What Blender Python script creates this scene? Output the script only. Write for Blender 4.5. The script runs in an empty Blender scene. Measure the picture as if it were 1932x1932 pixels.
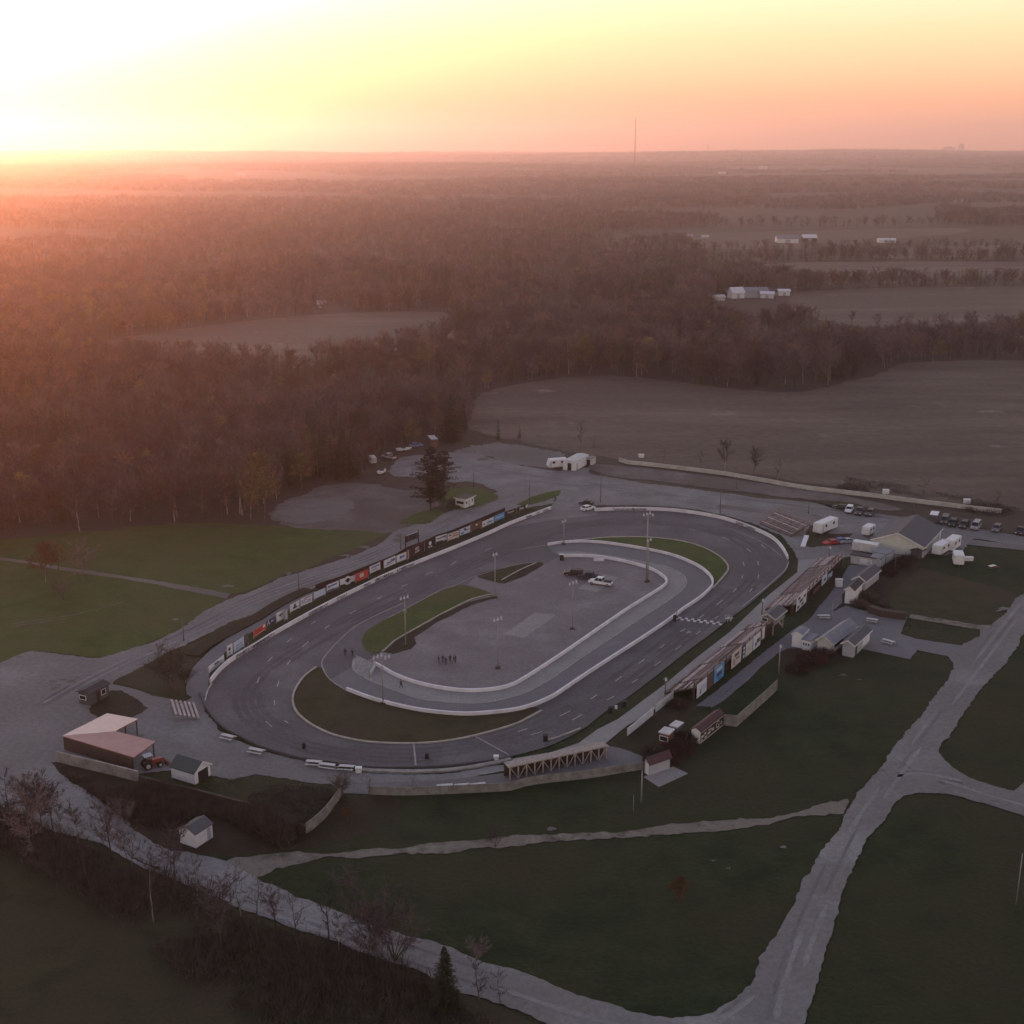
import bpy, bmesh, math, random
import numpy as np
from mathutils import Vector, Matrix, noise, geometry

random.seed(11)
SC = bpy.context.scene
COL = SC.collection
PI = math.pi

# ------------------------------------------------------------------ camera model (photo measured on a 1932 px square)
FOC, CAMH, HORV = 2385.0, 100.0, 276.0
PITCH = math.atan((966 - HORV) / FOC)
CP, SP = math.cos(PITCH), math.sin(PITCH)

def ray(u, v):
    x = (u - 966) / FOC
    y = -(v - 966) / FOC
    return Vector((x, CP + y * SP, -SP + y * CP))

def G(u, v, z=0.0):
    """point of the horizontal plane z that the photograph shows at (u, v)"""
    d = ray(u, v)
    t = (z - CAMH) / d.z
    return Vector((d.x * t, d.y * t, z))

def ztop(p, v):
    """height of what stands upright over ground point p and reaches row v"""
    d = ray(966, v)
    return CAMH + p.y * d.z / d.y

def tile(ou, ov, s=0.25):
    return lambda x, y: (ou + x * s, ov + y * s)
T1, T2, T3, T4 = tile(0, 851.85), tile(483, 851.85), tile(966, 851.85), tile(1449, 851.85)
T5, T6, T7, T8 = tile(0, 1277.8), tile(483, 1277.8), tile(966, 1192.6), tile(1449, 1277.8)
R1, R2, R3 = tile(374.8, 1090.4, .13228), tile(596.3, 988.1, .11464), tile(638.9, 783.7, .26455)
R3B, R4, R5 = tile(749.6, 937, .16755), tile(1243.7, 1150, .11464), tile(1414, 1022.2, .14991)
R7, Q5, Q6 = tile(1124.4, 945.6, .22928), tile(0, 1533.3, .5), tile(966, 1533.3, .5)
Q1, Q2 = tile(0, 213, .5), tile(966, 213, .5)

def smooth01(a, b, x):
    t = min(1, max(0, (x - a) / (b - a)))
    return t * t * (3 - 2 * t)

def hgt(x, y):
    """land: flat round the track, rolling far off, a ridge along the horizon"""
    r = math.hypot(x, y)
    if r < 1600: return 0.0
    a = smooth01(1600, 5000, r)
    n = noise.noise(Vector((x / 2300, y / 1500, 1.3))) * 16 + noise.noise(Vector((x / 900, y / 700, 4.1))) * 5
    az = math.atan2(x, y)
    rd = 34 + 22 * noise.noise(Vector((az * 7, 0.5, 2.2))) + 9 * noise.noise(Vector((az * 23, 7.5, 2.2)))
    return a * (n + 6) + smooth01(6500, 12500, r) * rd

# ------------------------------------------------------------------ materials
def new_mat(name):
    m = bpy.data.materials.new(name)
    m.use_nodes = True
    nt = m.node_tree
    return m, nt, nt.nodes['Principled BSDF']

def N(nt, typ, **kw):
    n = nt.nodes.new(typ)
    for k, v in kw.items():
        if k in n.bl_rna.properties: setattr(n, k, v)
        else: n.inputs[k].default_value = v
    return n

def coords(nt, world=True, scale=(1, 1, 1)):
    if world: src = N(nt, 'ShaderNodeNewGeometry').outputs['Position']
    else: src = N(nt, 'ShaderNodeTexCoord').outputs['Object']
    mp = N(nt, 'ShaderNodeMapping'); mp.inputs['Scale'].default_value = scale
    nt.links.new(src, mp.inputs['Vector'])
    return mp.outputs['Vector']

def ramp(nt, fac, stops):
    r = N(nt, 'ShaderNodeValToRGB')
    e = r.color_ramp.elements
    while len(e) < len(stops): e.new(0.5)
    for k, (p, c) in enumerate(stops):
        e[k].position = p; e[k].color = (*c, 1)
    nt.links.new(fac, r.inputs['Fac'])
    return r.outputs['Color']

def mixc(nt, fac, a, b, mode='MIX'):
    m = N(nt, 'ShaderNodeMix', data_type='RGBA', blend_type=mode)
    for sock, val in ((m.inputs[0], fac), (m.inputs[6], a), (m.inputs[7], b)):
        if hasattr(val, 'is_linked'): nt.links.new(val, sock)
        elif isinstance(val, (int, float)): sock.default_value = val
        else: sock.default_value = (*val, 1)
    return m.outputs[2]

def mat(name, c, rough=0.7, metal=0.0, var=0.15, scale=3.0, world=False, bump=0.0, spec=0.3):
    """painted / plain material with a little wear"""
    m, nt, b = new_mat(name)
    v = coords(nt, world)
    n = N(nt, 'ShaderNodeTexNoise', Scale=scale, Detail=5.0, Roughness=0.6)
    nt.links.new(v, n.inputs['Vector'])
    lo = tuple(max(0, x * (1 - var)) for x in c); hi = tuple(min(1, x * (1 + var)) for x in c)
    nt.links.new(ramp(nt, n.outputs['Fac'], [(0.3, lo), (0.7, hi)]), b.inputs['Base Color'])
    b.inputs['Roughness'].default_value = rough; b.inputs['Metallic'].default_value = metal
    b.inputs['Specular IOR Level'].default_value = spec
    if bump:
        bp = N(nt, 'ShaderNodeBump', Strength=bump, Distance=0.05)
        nt.links.new(n.outputs['Fac'], bp.inputs['Height']); nt.links.new(bp.outputs['Normal'], b.inputs['Normal'])
    return m

def ground_mat(name, cols, big, mid, fine, aniso=(1, 1, 1), bump=0.25, spots=None, rough=0.95):
    """three octaves of patches, in metres; cols = dark, middle, light, patch colour"""
    m, nt, b = new_mat(name)
    v = coords(nt, True, aniso)
    v0 = coords(nt, True)
    nb = N(nt, 'ShaderNodeTexNoise', Scale=1.0 / big, Detail=4.0, Roughness=0.55)
    nm = N(nt, 'ShaderNodeTexNoise', Scale=1.0 / mid, Detail=5.0, Roughness=0.65)
    nf = N(nt, 'ShaderNodeTexNoise', Scale=1.0 / fine, Detail=3.0, Roughness=0.7)
    for n, vv in ((nb, v), (nm, v), (nf, v0)): nt.links.new(vv, n.inputs['Vector'])
    c1 = ramp(nt, nm.outputs['Fac'], [(0.32, cols[0]), (0.5, cols[1]), (0.68, cols[2])])
    fb = ramp(nt, nb.outputs['Fac'], [(0.42, (0, 0, 0)), (0.62, (1, 1, 1))])
    c2 = mixc(nt, fb, c1, cols[3])
    gr = ramp(nt, nf.outputs['Fac'], [(0.3, (0.78,) * 3), (0.7, (1.2,) * 3)])
    c3 = mixc(nt, 0.8, c2, gr, 'MULTIPLY')
    if spots:
        ns = N(nt, 'ShaderNodeTexNoise', Scale=1.0 / spots[1], Detail=6.0, Roughness=0.7)
        nt.links.new(v0, ns.inputs['Vector'])
        fs = ramp(nt, ns.outputs['Fac'], [(spots[2], (0, 0, 0)), (spots[2] + 0.05, (1, 1, 1))])
        c3 = mixc(nt, fs, c3, spots[0])
    nt.links.new(c3, b.inputs['Base Color'])
    b.inputs['Roughness'].default_value = rough; b.inputs['Specular IOR Level'].default_value = 0.12
    bp = N(nt, 'ShaderNodeBump', Strength=bump, Distance=fine * 0.5)
    nt.links.new(nf.outputs['Fac'], bp.inputs['Height']); nt.links.new(bp.outputs['Normal'], b.inputs['Normal'])
    return m

def leaf_mat(name, c, spread=0.35, hue2=None):
    """each plant gets its own tint, each tuft a little more"""
    m, nt, b = new_mat(name)
    oi = N(nt, 'ShaderNodeObjectInfo')
    hue2 = hue2 or c
    c1 = ramp(nt, oi.outputs['Random'], [(0.0, tuple(x * (1 - spread) for x in c)), (0.55, c), (1.0, tuple(x * (1 + spread) for x in hue2))])
    n = N(nt, 'ShaderNodeTexNoise', Scale=0.7, Detail=3.0)
    nt.links.new(N(nt, 'ShaderNodeTexCoord').outputs['Object'], n.inputs['Vector'])
    g = ramp(nt, n.outputs['Fac'], [(0.3, (0.6,) * 3), (0.7, (1.4,) * 3)])
    nt.links.new(mixc(nt, 1.0, c1, g, 'MULTIPLY'), b.inputs['Base Color'])
    b.inputs['Roughness'].default_value = 0.9; b.inputs['Specular IOR Level'].default_value = 0.1
    return m

M = {}
M['ground'] = ground_mat('forest floor', [(.05, .036, .029), (.07, .05, .04), (.09, .067, .052), (.075, .062, .044)], 260, 40, 3)
M['field'] = ground_mat('stubble field', [(.088, .066, .053), (.138, .105, .083), (.19, .15, .122), (.108, .083, .067)], 110, 24, 3.5, (0.22, 1, 1), 0.3, ((.21, .178, .148), 34, 0.62))
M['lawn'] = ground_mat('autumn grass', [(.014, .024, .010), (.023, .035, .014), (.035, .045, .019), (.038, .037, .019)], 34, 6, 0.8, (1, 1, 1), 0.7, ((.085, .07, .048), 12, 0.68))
M['lawn_olive_glow'] = ground_mat('glow tinted olive grass', [(.044, .066, .018), (.060, .084, .023), (.078, .099, .030), (.078, .080, .030)], 30, 7, 0.7, (1, 1, 1), 0.6, ((.13, .11, .07), 11, 0.68))  # brighter copy of the lawn grass, the left side's glow painted in
M['lawn_dry'] = ground_mat('dry grass', [(.030, .031, .015), (.044, .043, .020), (.058, .054, .027), (.052, .042, .025)], 20, 5, 0.5, (1, 1, 1), 0.6)
M['brush'] = ground_mat('leaf litter', [(.028, .022, .015), (.042, .032, .022), (.055, .043, .03), (.034, .032, .018)], 18, 4, 0.6, (1, 1, 1), 0.8)
M['gravel'] = ground_mat('crushed gravel', [(.162, .153, .150), (.208, .198, .195), (.252, .242, .240), (.172, .16, .153)], 34, 9, 0.9, (1, 1, 1), 0.15, ((.11, .092, .082), 13, 0.62))
M['gravel_pale'] = ground_mat('pale gravel', [(.14, .128, .122), (.17, .157, .15), (.20, .187, .178), (.14, .125, .115)], 24, 6, 0.6)
M['rutpale'] = ground_mat('pressed gravel', [(.20, .188, .188), (.245, .232, .234), (.285, .272, .275), (.215, .2, .198)], 20, 6, 0.5)
M['rutdark'] = ground_mat('damp gravel', [(.135, .124, .124), (.17, .158, .16), (.20, .19, .192), (.15, .138, .136)], 20, 6, 0.5)
M['dirt'] = ground_mat('packed dirt', [(.105, .086, .082), (.145, .122, .116), (.185, .162, .152), (.115, .09, .082)], 25, 8, 0.8, (1, 1, 1), 0.5, ((.22, .195, .178), 16, 0.66))
M['rut'] = ground_mat('rutted track', [(.05, .048, .03), (.17, .148, .125), (.25, .22, .19), (.19, .165, .14)], 14, 2.2, 0.6)
M['asphalt'] = ground_mat('worn asphalt', [(.096, .086, .094), (.126, .114, .122), (.158, .146, .150), (.104, .097, .098)], 34, 12, 0.6, (1, 1, 1), 0.12, rough=0.85)
M['infield'] = ground_mat('patched asphalt', [(.165, .145, .147), (.205, .182, .184), (.245, .22, .22), (.18, .158, .158)], 22, 8, 0.6, (1, 1, 1), 0.2, ((.06, .052, .05), 7, 0.69))
M['pit'] = ground_mat('pit lane asphalt', [(.15, .142, .15), (.165, .157, .165), (.185, .175, .182), (.155, .147, .155)], 14, 4, 0.4, rough=0.85)
M['pitcon'] = ground_mat('pit lane concrete', [(.24, .23, .22), (.265, .255, .245), (.29, .28, .265), (.245, .23, .225)], 10, 3, 0.4)
M['concrete'] = ground_mat('concrete slab', [(.25, .24, .23), (.28, .265, .255), (.31, .295, .28), (.26, .245, .235)], 9, 2, 0.4)
M['line'] = mat('road paint', (.5, .47, .47), 0.8, var=0.25, scale=0.7, world=True)
M['linedim'] = mat('faded road paint', (.30, .275, .27), 0.85, var=0.3, scale=0.7, world=True)
M['lanepaint'] = mat('worn lane paint', (.40, .375, .37), 0.8, var=0.3, scale=0.7, world=True)
M['darkpaint'] = mat('black road paint', (.05, .045, .05), 0.8, world=True)
M['wallwhite'] = mat('white concrete wall', (.66, .63, .66), 0.8, var=0.14, scale=0.35, world=True)
M['kerb'] = mat('kerb concrete', (.36, .32, .27), 0.85, var=0.25, scale=0.5, world=True)
M['oldcon'] = mat('old concrete', (.27, .25, .23), 0.9, var=0.35, scale=0.6, world=True, bump=.4)
M['palecon'] = mat('pale concrete', (.46, .43, .39), 0.85, var=0.2, scale=0.4, world=True)
M['boardgrey'] = mat('grey boards', (.2, .195, .18), 0.9, var=0.35, scale=0.9, world=True)
M['white'] = mat('white siding', (.68, .67, .68), 0.6, var=0.10, scale=1.2)
M['cream'] = mat('cream siding', (.55, .55, .50), 0.6, var=0.07, scale=0.7)
M['offwhite'] = mat('dirty white', (.5, .49, .48), 0.7, var=0.2, scale=1.0)
M['greywall'] = mat('grey siding', (.36, .37, .40), 0.7, var=0.12, scale=1.5)
M['darkwall'] = mat('dark siding', (.085, .082, .085), 0.8, var=0.2, scale=1.5)
M['brownwall'] = mat('brown boards', (.07, .048, .038), 0.85, var=0.3, scale=1.5)
M['shingle'] = mat('grey shingles', (.10, .10, .11), 0.9, var=0.25, scale=3.0)
M['shinglebrown'] = mat('brown shingles', (.11, .085, .075), 0.9, var=0.25, scale=3.0)
M['darkroof'] = mat('dark roofing', (.055, .05, .055), 0.85, var=0.25, scale=2.0)
M['maroonroof'] = mat('maroon roofing', (.085, .045, .048), 0.85, var=0.25, scale=2.0)
M['greenroof'] = mat('green metal roof', (.05, .068, .066), 0.5, var=0.1, scale=2.0)
M['greyroof'] = mat('pale grey roofing', (.20, .205, .23), 0.8, var=0.18, scale=1.2)
M['redroof'] = mat('red metal roof', (.33, .12, .10), 0.42, var=0.12, scale=0.8, spec=0.5)
M['metal'] = mat('grey metal', (.32, .32, .33), 0.45, 0.7, var=0.1)
M['galv'] = mat('galvanised pole', (.30, .29, .29), 0.6, 0.3, var=0.1)
M['pole'] = mat('weathered pole', (.13, .11, .10), 0.9, var=0.25)
M['timber'] = mat('weathered timber', (.33, .28, .25), 0.85, var=0.3, scale=2.0)
M['seat'] = None
M['glass'] = mat('dark glass', (.02, .022, .028), 0.25, var=0.05, spec=0.3)
M['rubber'] = mat('rubber', (.02, .02, .02), 0.85)
M['lamp'] = mat('lamp face', (.72, .72, .74), 0.3, var=0.05)
M['black'] = mat('black', (.02, .019, .02), 0.7)
M['blue'] = mat('blue vinyl', (.10, .30, .56), 0.55, var=0.12, scale=1.5)
M['red'] = mat('red paint', (.50, .05, .035), 0.45, var=0.15, scale=2)
M['tractorred'] = mat('faded red', (.30, .045, .035), 0.5, var=0.15, scale=2)
M['redbanner'] = mat('red banner', (.44, .07, .06), 0.6, var=0.25, scale=1.0)
M['navy'] = mat('navy', (.04, .05, .11), 0.6)
M['maroon'] = mat('maroon board', (.05, .023, .023), 0.7, var=0.25, scale=1)
M['brownboard'] = mat('brown banner', (.13, .065, .05), 0.7, var=0.25, scale=1)
M['ink'] = mat('ink', (.06, .06, .08), 0.7)
M['inkblue'] = mat('blue ink', (.09, .14, .33), 0.7)
M['inkred'] = mat('red ink', (.35, .09, .07), 0.7)
M['inkwhite'] = mat('white ink', (.6, .6, .6), 0.7)
M['vinyl'] = mat('white vinyl', (.60, .60, .63), 0.55, var=0.1, scale=0.8)
M['vinylblue'] = mat('pale blue vinyl', (.46, .52, .62), 0.55, var=0.1, scale=0.8)
M['vinyltan'] = mat('cream vinyl', (.52, .46, .42), 0.55, var=0.15, scale=0.8)
M['rust'] = mat('rusty metal', (.16, .07, .045), 0.85, var=0.4, scale=2)
M['bark'] = leaf_mat('bark', (.11, .09, .078), 0.45, (.22, .19, .17))
M['twig'] = leaf_mat('bare twigs', (.122, .091, .093), 0.4, (.15, .105, .102))
M['twigred'] = leaf_mat('rust twigs', (.14, .09, .076), 0.35, (.17, .104, .082))
M['gold'] = leaf_mat('gold leaves', (.20, .145, .065), 0.35)
M['orange'] = leaf_mat('orange leaves', (.13, .065, .028), 0.3)
M['needles'] = leaf_mat('needles', (.036, .046, .017), 0.4, (.066, .066, .02))
M['pine'] = leaf_mat('pine needles', (.036, .036, .018), 0.2, (.042, .04, .02))
M['shrub'] = leaf_mat('shrub twigs', (.072, .060, .050), 0.3, (.088, .068, .055))
M['weeds'] = leaf_mat('dry weeds', (.12, .112, .088), 0.2)
M['shrubred'] = leaf_mat('red shrub', (.06, .034, .03), 0.25)

def seat_material():
    m, nt, b = new_mat('weathered bench boards')
    v = coords(nt, False, (0.09, 1.4, 1.4))
    n = N(nt, 'ShaderNodeTexNoise', Scale=1.0, Detail=6.0, Roughness=0.75)
    nt.links.new(v, n.inputs['Vector'])
    c = ramp(nt, n.outputs['Fac'], [(0.32, (.06, .04, .037)), (0.46, (.18, .118, .108)), (0.58, (.30, .21, .195)), (0.68, (.55, .48, .46))])
    nt.links.new(c, b.inputs['Base Color']); b.inputs['Roughness'].default_value = 0.85
    return m
M['seat'] = seat_material()
M['seatpale'] = mat('pale bench boards', (.46, .37, .35), 0.8, var=0.3, scale=0.5)

# ------------------------------------------------------------------ mesh helpers
class MB:
    def __init__(s): s.v, s.f = [], []
    def quad(s, *p):
        k = len(s.v); s.v += [tuple(q) for q in p]; s.f.append(tuple(range(k, k + len(p)))); return s
    def hexa(s, p):
        k = len(s.v); s.v += [tuple(q) for q in p]
        for f in ((3, 2, 1, 0), (4, 5, 6, 7), (0, 1, 5, 4), (1, 2, 6, 5), (2, 3, 7, 6), (3, 0, 4, 7)): s.f.append(tuple(k + i for i in f))
        return s
    def box(s, x0, y0, z0, x1, y1, z1):
        return s.hexa([(x0, y0, z0), (x1, y0, z0), (x1, y1, z0), (x0, y1, z0), (x0, y0, z1), (x1, y0, z1), (x1, y1, z1), (x0, y1, z1)])
    def bar(s, p, q, w, h=None):
        h = h or w; p, q = Vector(p), Vector(q); d = (q - p).normalized()
        a = Vector((0, 0, 1)) if abs(d.z) < 0.95 else Vector((1, 0, 0))
        sx = d.cross(a).normalized() * w / 2; sy = sx.normalized().cross(d) * h / 2
        return s.hexa([p - sx - sy, p + sx - sy, p + sx + sy, p - sx + sy, q - sx - sy, q + sx - sy, q + sx + sy, q - sx + sy])
    def tube(s, p, q, r0, r1, n=8, caps=True):
        p, q = Vector(p), Vector(q); d = (q - p).normalized()
        a = Vector((0, 0, 1)) if abs(d.z) < 0.95 else Vector((1, 0, 0))
        x = d.cross(a).normalized(); y = x.cross(d); k = len(s.v)
        for c, r in ((p, r0), (q, r1)):
            for i in range(n):
                t = 2 * PI * i / n; s.v.append(tuple(c + x * math.cos(t) * r + y * math.sin(t) * r))
        for i in range(n):
            j = (i + 1) % n; s.f.append((k + i, k + j, k + n + j, k + n + i))
        if caps: s.f.append(tuple(k + i for i in reversed(range(n)))); s.f.append(tuple(k + n + i for i in range(n)))
        return s
    def prism(s, poly, axis, a, b):
        """2-D outline pushed from a to b along axis 'x' 'y' or 'z'"""
        mk = {'x': lambda p, t: (t, p[0], p[1]), 'y': lambda p, t: (p[0], t, p[1]), 'z': lambda p, t: (p[0], p[1], t)}[axis]
        k = len(s.v); n = len(poly)
        s.v += [mk(p, a) for p in poly] + [mk(p, b) for p in poly]
        s.f.append(tuple(range(k + n - 1, k - 1, -1))); s.f.append(tuple(range(k + n, k + 2 * n)))
        for i in range(n):
            j = (i + 1) % n; s.f.append((k + i, k + j, k + n + j, k + n + i))
        return s
    def build(s, name, m, parent=None, smooth=False, bevel=0):
        me = bpy.data.meshes.new(name); me.from_pydata(s.v, [], s.f); me.update()
        bm = bmesh.new(); bm.from_mesh(me); bmesh.ops.recalc_face_normals(bm, faces=bm.faces)
        if bevel: bmesh.ops.bevel(bm, geom=list(bm.edges), offset=bevel, segments=2, affect='EDGES', clamp_overlap=True)
        bm.to_mesh(me); bm.free()
        if smooth:
            for p in me.polygons: p.use_smooth = True
        return link(name, me, m, parent)

def link(name, me, m, parent=None):
    o = bpy.data.objects.new(name, me); COL.objects.link(o)
    if m is not None and not me.materials: me.materials.append(M[m] if isinstance(m, str) else m)
    if parent: o.parent = parent
    return o

def tag(o, label, cat, group=None):
    o['label'] = label; o['category'] = cat
    if group: o['group'] = group
    return o

def thing(name, label, cat, loc=(0, 0, 0), rz=0.0, group=None):
    o = bpy.data.objects.new(name, None); COL.objects.link(o)
    o.empty_display_size = 0.3
    o.location = loc; o.rotation_euler = (0, 0, rz)
    return tag(o, label, cat, group)

def struct(o, kind='structure'):
    o['kind'] = kind; return o

def copy_tree(o, parent=None):
    c = o.copy(); COL.objects.link(c)
    if parent: c.parent = parent
    for ch in list(o.children): copy_tree(ch, c)
    return c

def lettering(txt, size, m, parent, loc, rz, tilt=PI / 2, name='lettering', align='CENTER'):
    cu = bpy.data.curves.new(name, 'FONT'); cu.body = txt; cu.size = size; cu.align_x = align; cu.align_y = 'CENTER'
    cu.extrude = 0.01; cu.offset = 0.012; cu.resolution_u = 2; cu.materials.append(M[m])
    tmp = bpy.data.objects.new('tmp', cu); me = bpy.data.meshes.new_from_object(tmp); bpy.data.objects.remove(tmp); bpy.data.curves.remove(cu); me.name = name
    o = bpy.data.objects.new(name, me); COL.objects.link(o); o.parent = parent
    o.location = loc; o.rotation_euler = (tilt, 0, rz)
    return o

# ------------------------------------------------------------------ outlines on the ground
def spline(pts, closed, n=6):
    out = []; k = len(pts)
    rng = range(k) if closed else range(k - 1)
    for i in rng:
        if closed: p0, p1, p2, p3 = (pts[(i + j) % k] for j in (-1, 0, 1, 2))
        else: p0, p1, p2, p3 = pts[max(i - 1, 0)], pts[i], pts[i + 1], pts[min(i + 2, k - 1)]
        for j in range(n):
            t = j / n
            out.append(0.5 * ((2 * p1) + (p2 - p0) * t + (2 * p0 - 5 * p1 + 4 * p2 - p3) * t * t + (3 * p1 - p0 - 3 * p2 + p3) * t ** 3))
    if not closed: out.append(pts[-1])
    return out

def W(px, z=0.0): return [G(u, v, z) for u, v in px]

def rough_edge(pts, amp, step=1.2):
    out = []; k = len(pts)
    for i in range(k):
        a, b = pts[i], pts[(i + 1) % k]; L = (b - a).length
        n = max(1, min(500, int(L / step)))
        d = (b - a).normalized() if L > 0 else Vector((1, 0, 0)); nn = Vector((-d.y, d.x, 0))
        for j in range(n):
            p = a.lerp(b, j / n)
            q = noise.noise(p * 0.13) * 1.0 + noise.noise(p * 0.55 + Vector((9, 3, 1))) * 0.6 + noise.noise(p * 1.4) * 0.3 + noise.noise(p * 3.3) * 0.45
            out.append(p + nn * q * amp)
    return out

def sheet(name, px, z, m, rough=0.0, smooth=0, world=False, step=.6):
    pts = [Vector((p[0], p[1], 0)) for p in (px if world else W(px))]
    if smooth: pts = spline(pts, True, smooth)
    if rough: pts = rough_edge(pts, rough, step)
    bm = bmesh.new()
    vs = [bm.verts.new((p.x, p.y, z)) for p in pts]
    f = bm.faces.new(vs)
    bm.normal_update()
    if f.normal.z < 0: f.normal_flip()
    bmesh.ops.triangulate(bm, faces=[f])
    me = bpy.data.meshes.new(name); bm.to_mesh(me); bm.free()
    return struct(link(name, me, m))

def offset_path(pts, d):
    out = []
    for i, p in enumerate(pts):
        a = pts[max(i - 1, 0)]; b = pts[min(i + 1, len(pts) - 1)]
        t = (b - a).normalized(); out.append(p + Vector((-t.y, t.x, 0)) * d)
    return out

def strip_bm(pts, w0, w1, z0, z1, bmv=None):
    """solid strip along a path, between sideways offsets w0 and w1"""
    mb = bmv or MB(); A = offset_path(pts, w0); B = offset_path(pts, w1); k = len(mb.v); n = len(pts)
    for a, b in zip(A, B): mb.v += [(a.x, a.y, z0), (b.x, b.y, z0), (b.x, b.y, z1), (a.x, a.y, z1)]
    for i in range(n - 1):
        q = k + 4 * i
        for e in range(4): mb.f.append((q + e, q + (e + 1) % 4, q + 4 + (e + 1) % 4, q + 4 + e))
    mb.f.append((k + 3, k + 2, k + 1, k)); e = k + 4 * (n - 1); mb.f.append((e, e + 1, e + 2, e + 3))
    return mb

def flat_strip(mb, pts, w, z):
    A = offset_path(pts, -w / 2); B = offset_path(pts, w / 2); k = len(mb.v)
    for a, b in zip(A, B): mb.v += [(a.x, a.y, z), (b.x, b.y, z)]
    for i in range(len(pts) - 1): mb.f.append((k + 2 * i, k + 2 * i + 2, k + 2 * i + 3, k + 2 * i + 1))
    return mb

def path(tl, pts, n=5):
    return spline(W([tl(*p) for p in pts] if tl else pts), False, n)
# ================================================================== SETTING
# ---- land: one sheet out to the horizon
def make_ground():
    rs = [0, 40, 90, 160, 240, 340, 460, 620, 840, 1100, 1400, 1700, 2100, 2600, 3200, 3900, 4700, 5600, 6600, 7700, 8900, 10200, 11600, 13000, 14500, 16000]
    na = 180; mb = MB()
    mb.v.append((0, 0, 0))
    for r in rs[1:]:
        for i in range(na):
            a = 2 * PI * i / na; x, y = r * math.sin(a), r * math.cos(a)
            mb.v.append((x, y, hgt(x, y)))
    for i in range(na): mb.f.append((0, 1 + (i + 1) % na, 1 + i))
    for k in range(len(rs) - 2):
        b0, b1 = 1 + k * na, 1 + (k + 1) * na
        for i in range(na):
            j = (i + 1) % na; mb.f.append((b0 + i, b0 + j, b1 + j, b1 + i))
    o = mb.build('ground', 'ground', smooth=True)
    return struct(o)
make_ground()

FIELD_B = [(872, 800), (880, 770), (905, 745), (950, 730), (1000, 722), (1060, 712), (1130, 709), (1200, 712), (1260, 718), (1340, 728), (1400, 735), (1440, 738), (1500, 740),
           (1540, 735), (1570, 728), (1600, 718), (1650, 710), (1690, 690), (1740, 683), (1932, 680), (2300, 690), (2420, 1010), (1932, 966), (1880, 958), (1700, 937), (1500, 907),
           (1300, 880), (1180, 868), (1080, 852), (1000, 838), (930, 822), (890, 812)]
FIELD_A = [(180, 650), (290, 628), (420, 611), (520, 600), (640, 591), (720, 588), (800, 588), (860, 592), (885, 602), (870, 625), (840, 648), (700, 668), (560, 695), (440, 698), (290, 680)]
FIELD_C = [(1485, 562), (1500, 551), (1600, 546), (1700, 543), (1800, 541), (1932, 541), (2300, 545), (2300, 610), (1932, 607), (1800, 612), (1700, 618), (1590, 612), (1500, 590)]
FIELD_D = [(1395, 503), (1480, 496), (1600, 494), (1750, 493), (1932, 494), (2300, 498), (2300, 522), (1932, 521), (1700, 524), (1550, 520), (1450, 514)]
FIELD_E = [(1235, 446), (1330, 440), (1500, 436), (1700, 432), (1820, 431), (1815, 440), (1700, 449), (1560, 466), (1420, 470), (1280, 464)]
FIELD_F = [(1620, 478), (1720, 468), (1932, 463), (2300, 466), (2300, 484), (1932, 482), (1700, 488)]
FIELD_G = [(1350, 372), (1480, 367), (1650, 366), (1640, 374), (1500, 380), (1380, 379)]
FIELD_H = [(1610, 396), (1760, 385), (2100, 383), (2100, 395), (1800, 402), (1650, 404)]
FIELD_I = [(180, 330), (330, 326), (560, 328), (700, 331), (600, 336), (330, 337)]
FIELD_J = [(330, 362), (520, 362), (700, 366), (640, 371), (420, 370)]
FIELDS = [FIELD_B, FIELD_A, FIELD_C, FIELD_D, FIELD_E, FIELD_F, FIELD_G, FIELD_H, FIELD_I, FIELD_J]
for i, f in enumerate(FIELDS):
    zz = max(hgt(*G(u, v).xy) for u, v in f) if i else 0.0
    if i < 6: sheet('farm_field', f, 0.05 + zz, 'field', rough=2.0 if i < 2 else 3.5, step=3.0, smooth=3)

# ---- the near grass, lying under everything round the speedway
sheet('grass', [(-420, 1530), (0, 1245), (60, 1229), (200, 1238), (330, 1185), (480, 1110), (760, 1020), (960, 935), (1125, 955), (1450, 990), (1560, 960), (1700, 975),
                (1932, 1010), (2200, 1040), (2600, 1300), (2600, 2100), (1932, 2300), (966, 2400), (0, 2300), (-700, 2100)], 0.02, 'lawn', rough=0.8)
sheet('lawn', [(-260, 1090), (-200, 1010), (0, 1018), (100, 1008), (200, 1000), (330, 988), (500, 990), (600, 998), (735, 999), (725, 1009), (690, 1026), (640, 1046), (570, 1076),
               (535, 1086), (480, 1111), (430, 1123), (425, 1131), (385, 1156), (340, 1186), (280, 1213), (195, 1239), (110, 1232), (60, 1227), (0, 1251), (-200, 1330)], 0.03, 'lawn_olive_glow', rough=0.9, smooth=3)
sheet('grass_verge', [(-500, 1750), (0, 1522), (100, 1576), (262, 1624), (437, 1712), (575, 1760), (800, 1842), (966, 1908), (1100, 1965), (900, 2300), (0, 2400)], 0.03, 'lawn_dry', rough=1.0)
sheet('dead_grass', [(218, 1285), (260, 1262), (300, 1240), (340, 1222), (385, 1205), (430, 1178), (483, 1155), (470, 1168), (420, 1198), (385, 1232), (362, 1260), (352, 1290), (350, 1308), (335, 1313), (290, 1307), (250, 1296)], 0.05, 'lawn_dry', rough=.5, smooth=3)
sheet('dead_grass', [T5(680, 215), T5(850, 100), T5(1000, 150), T5(1110, 225), T5(1090, 250), T5(1000, 300), T5(850, 300), T5(700, 285)], 0.09, 'brush', rough=.6, smooth=3)
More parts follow.
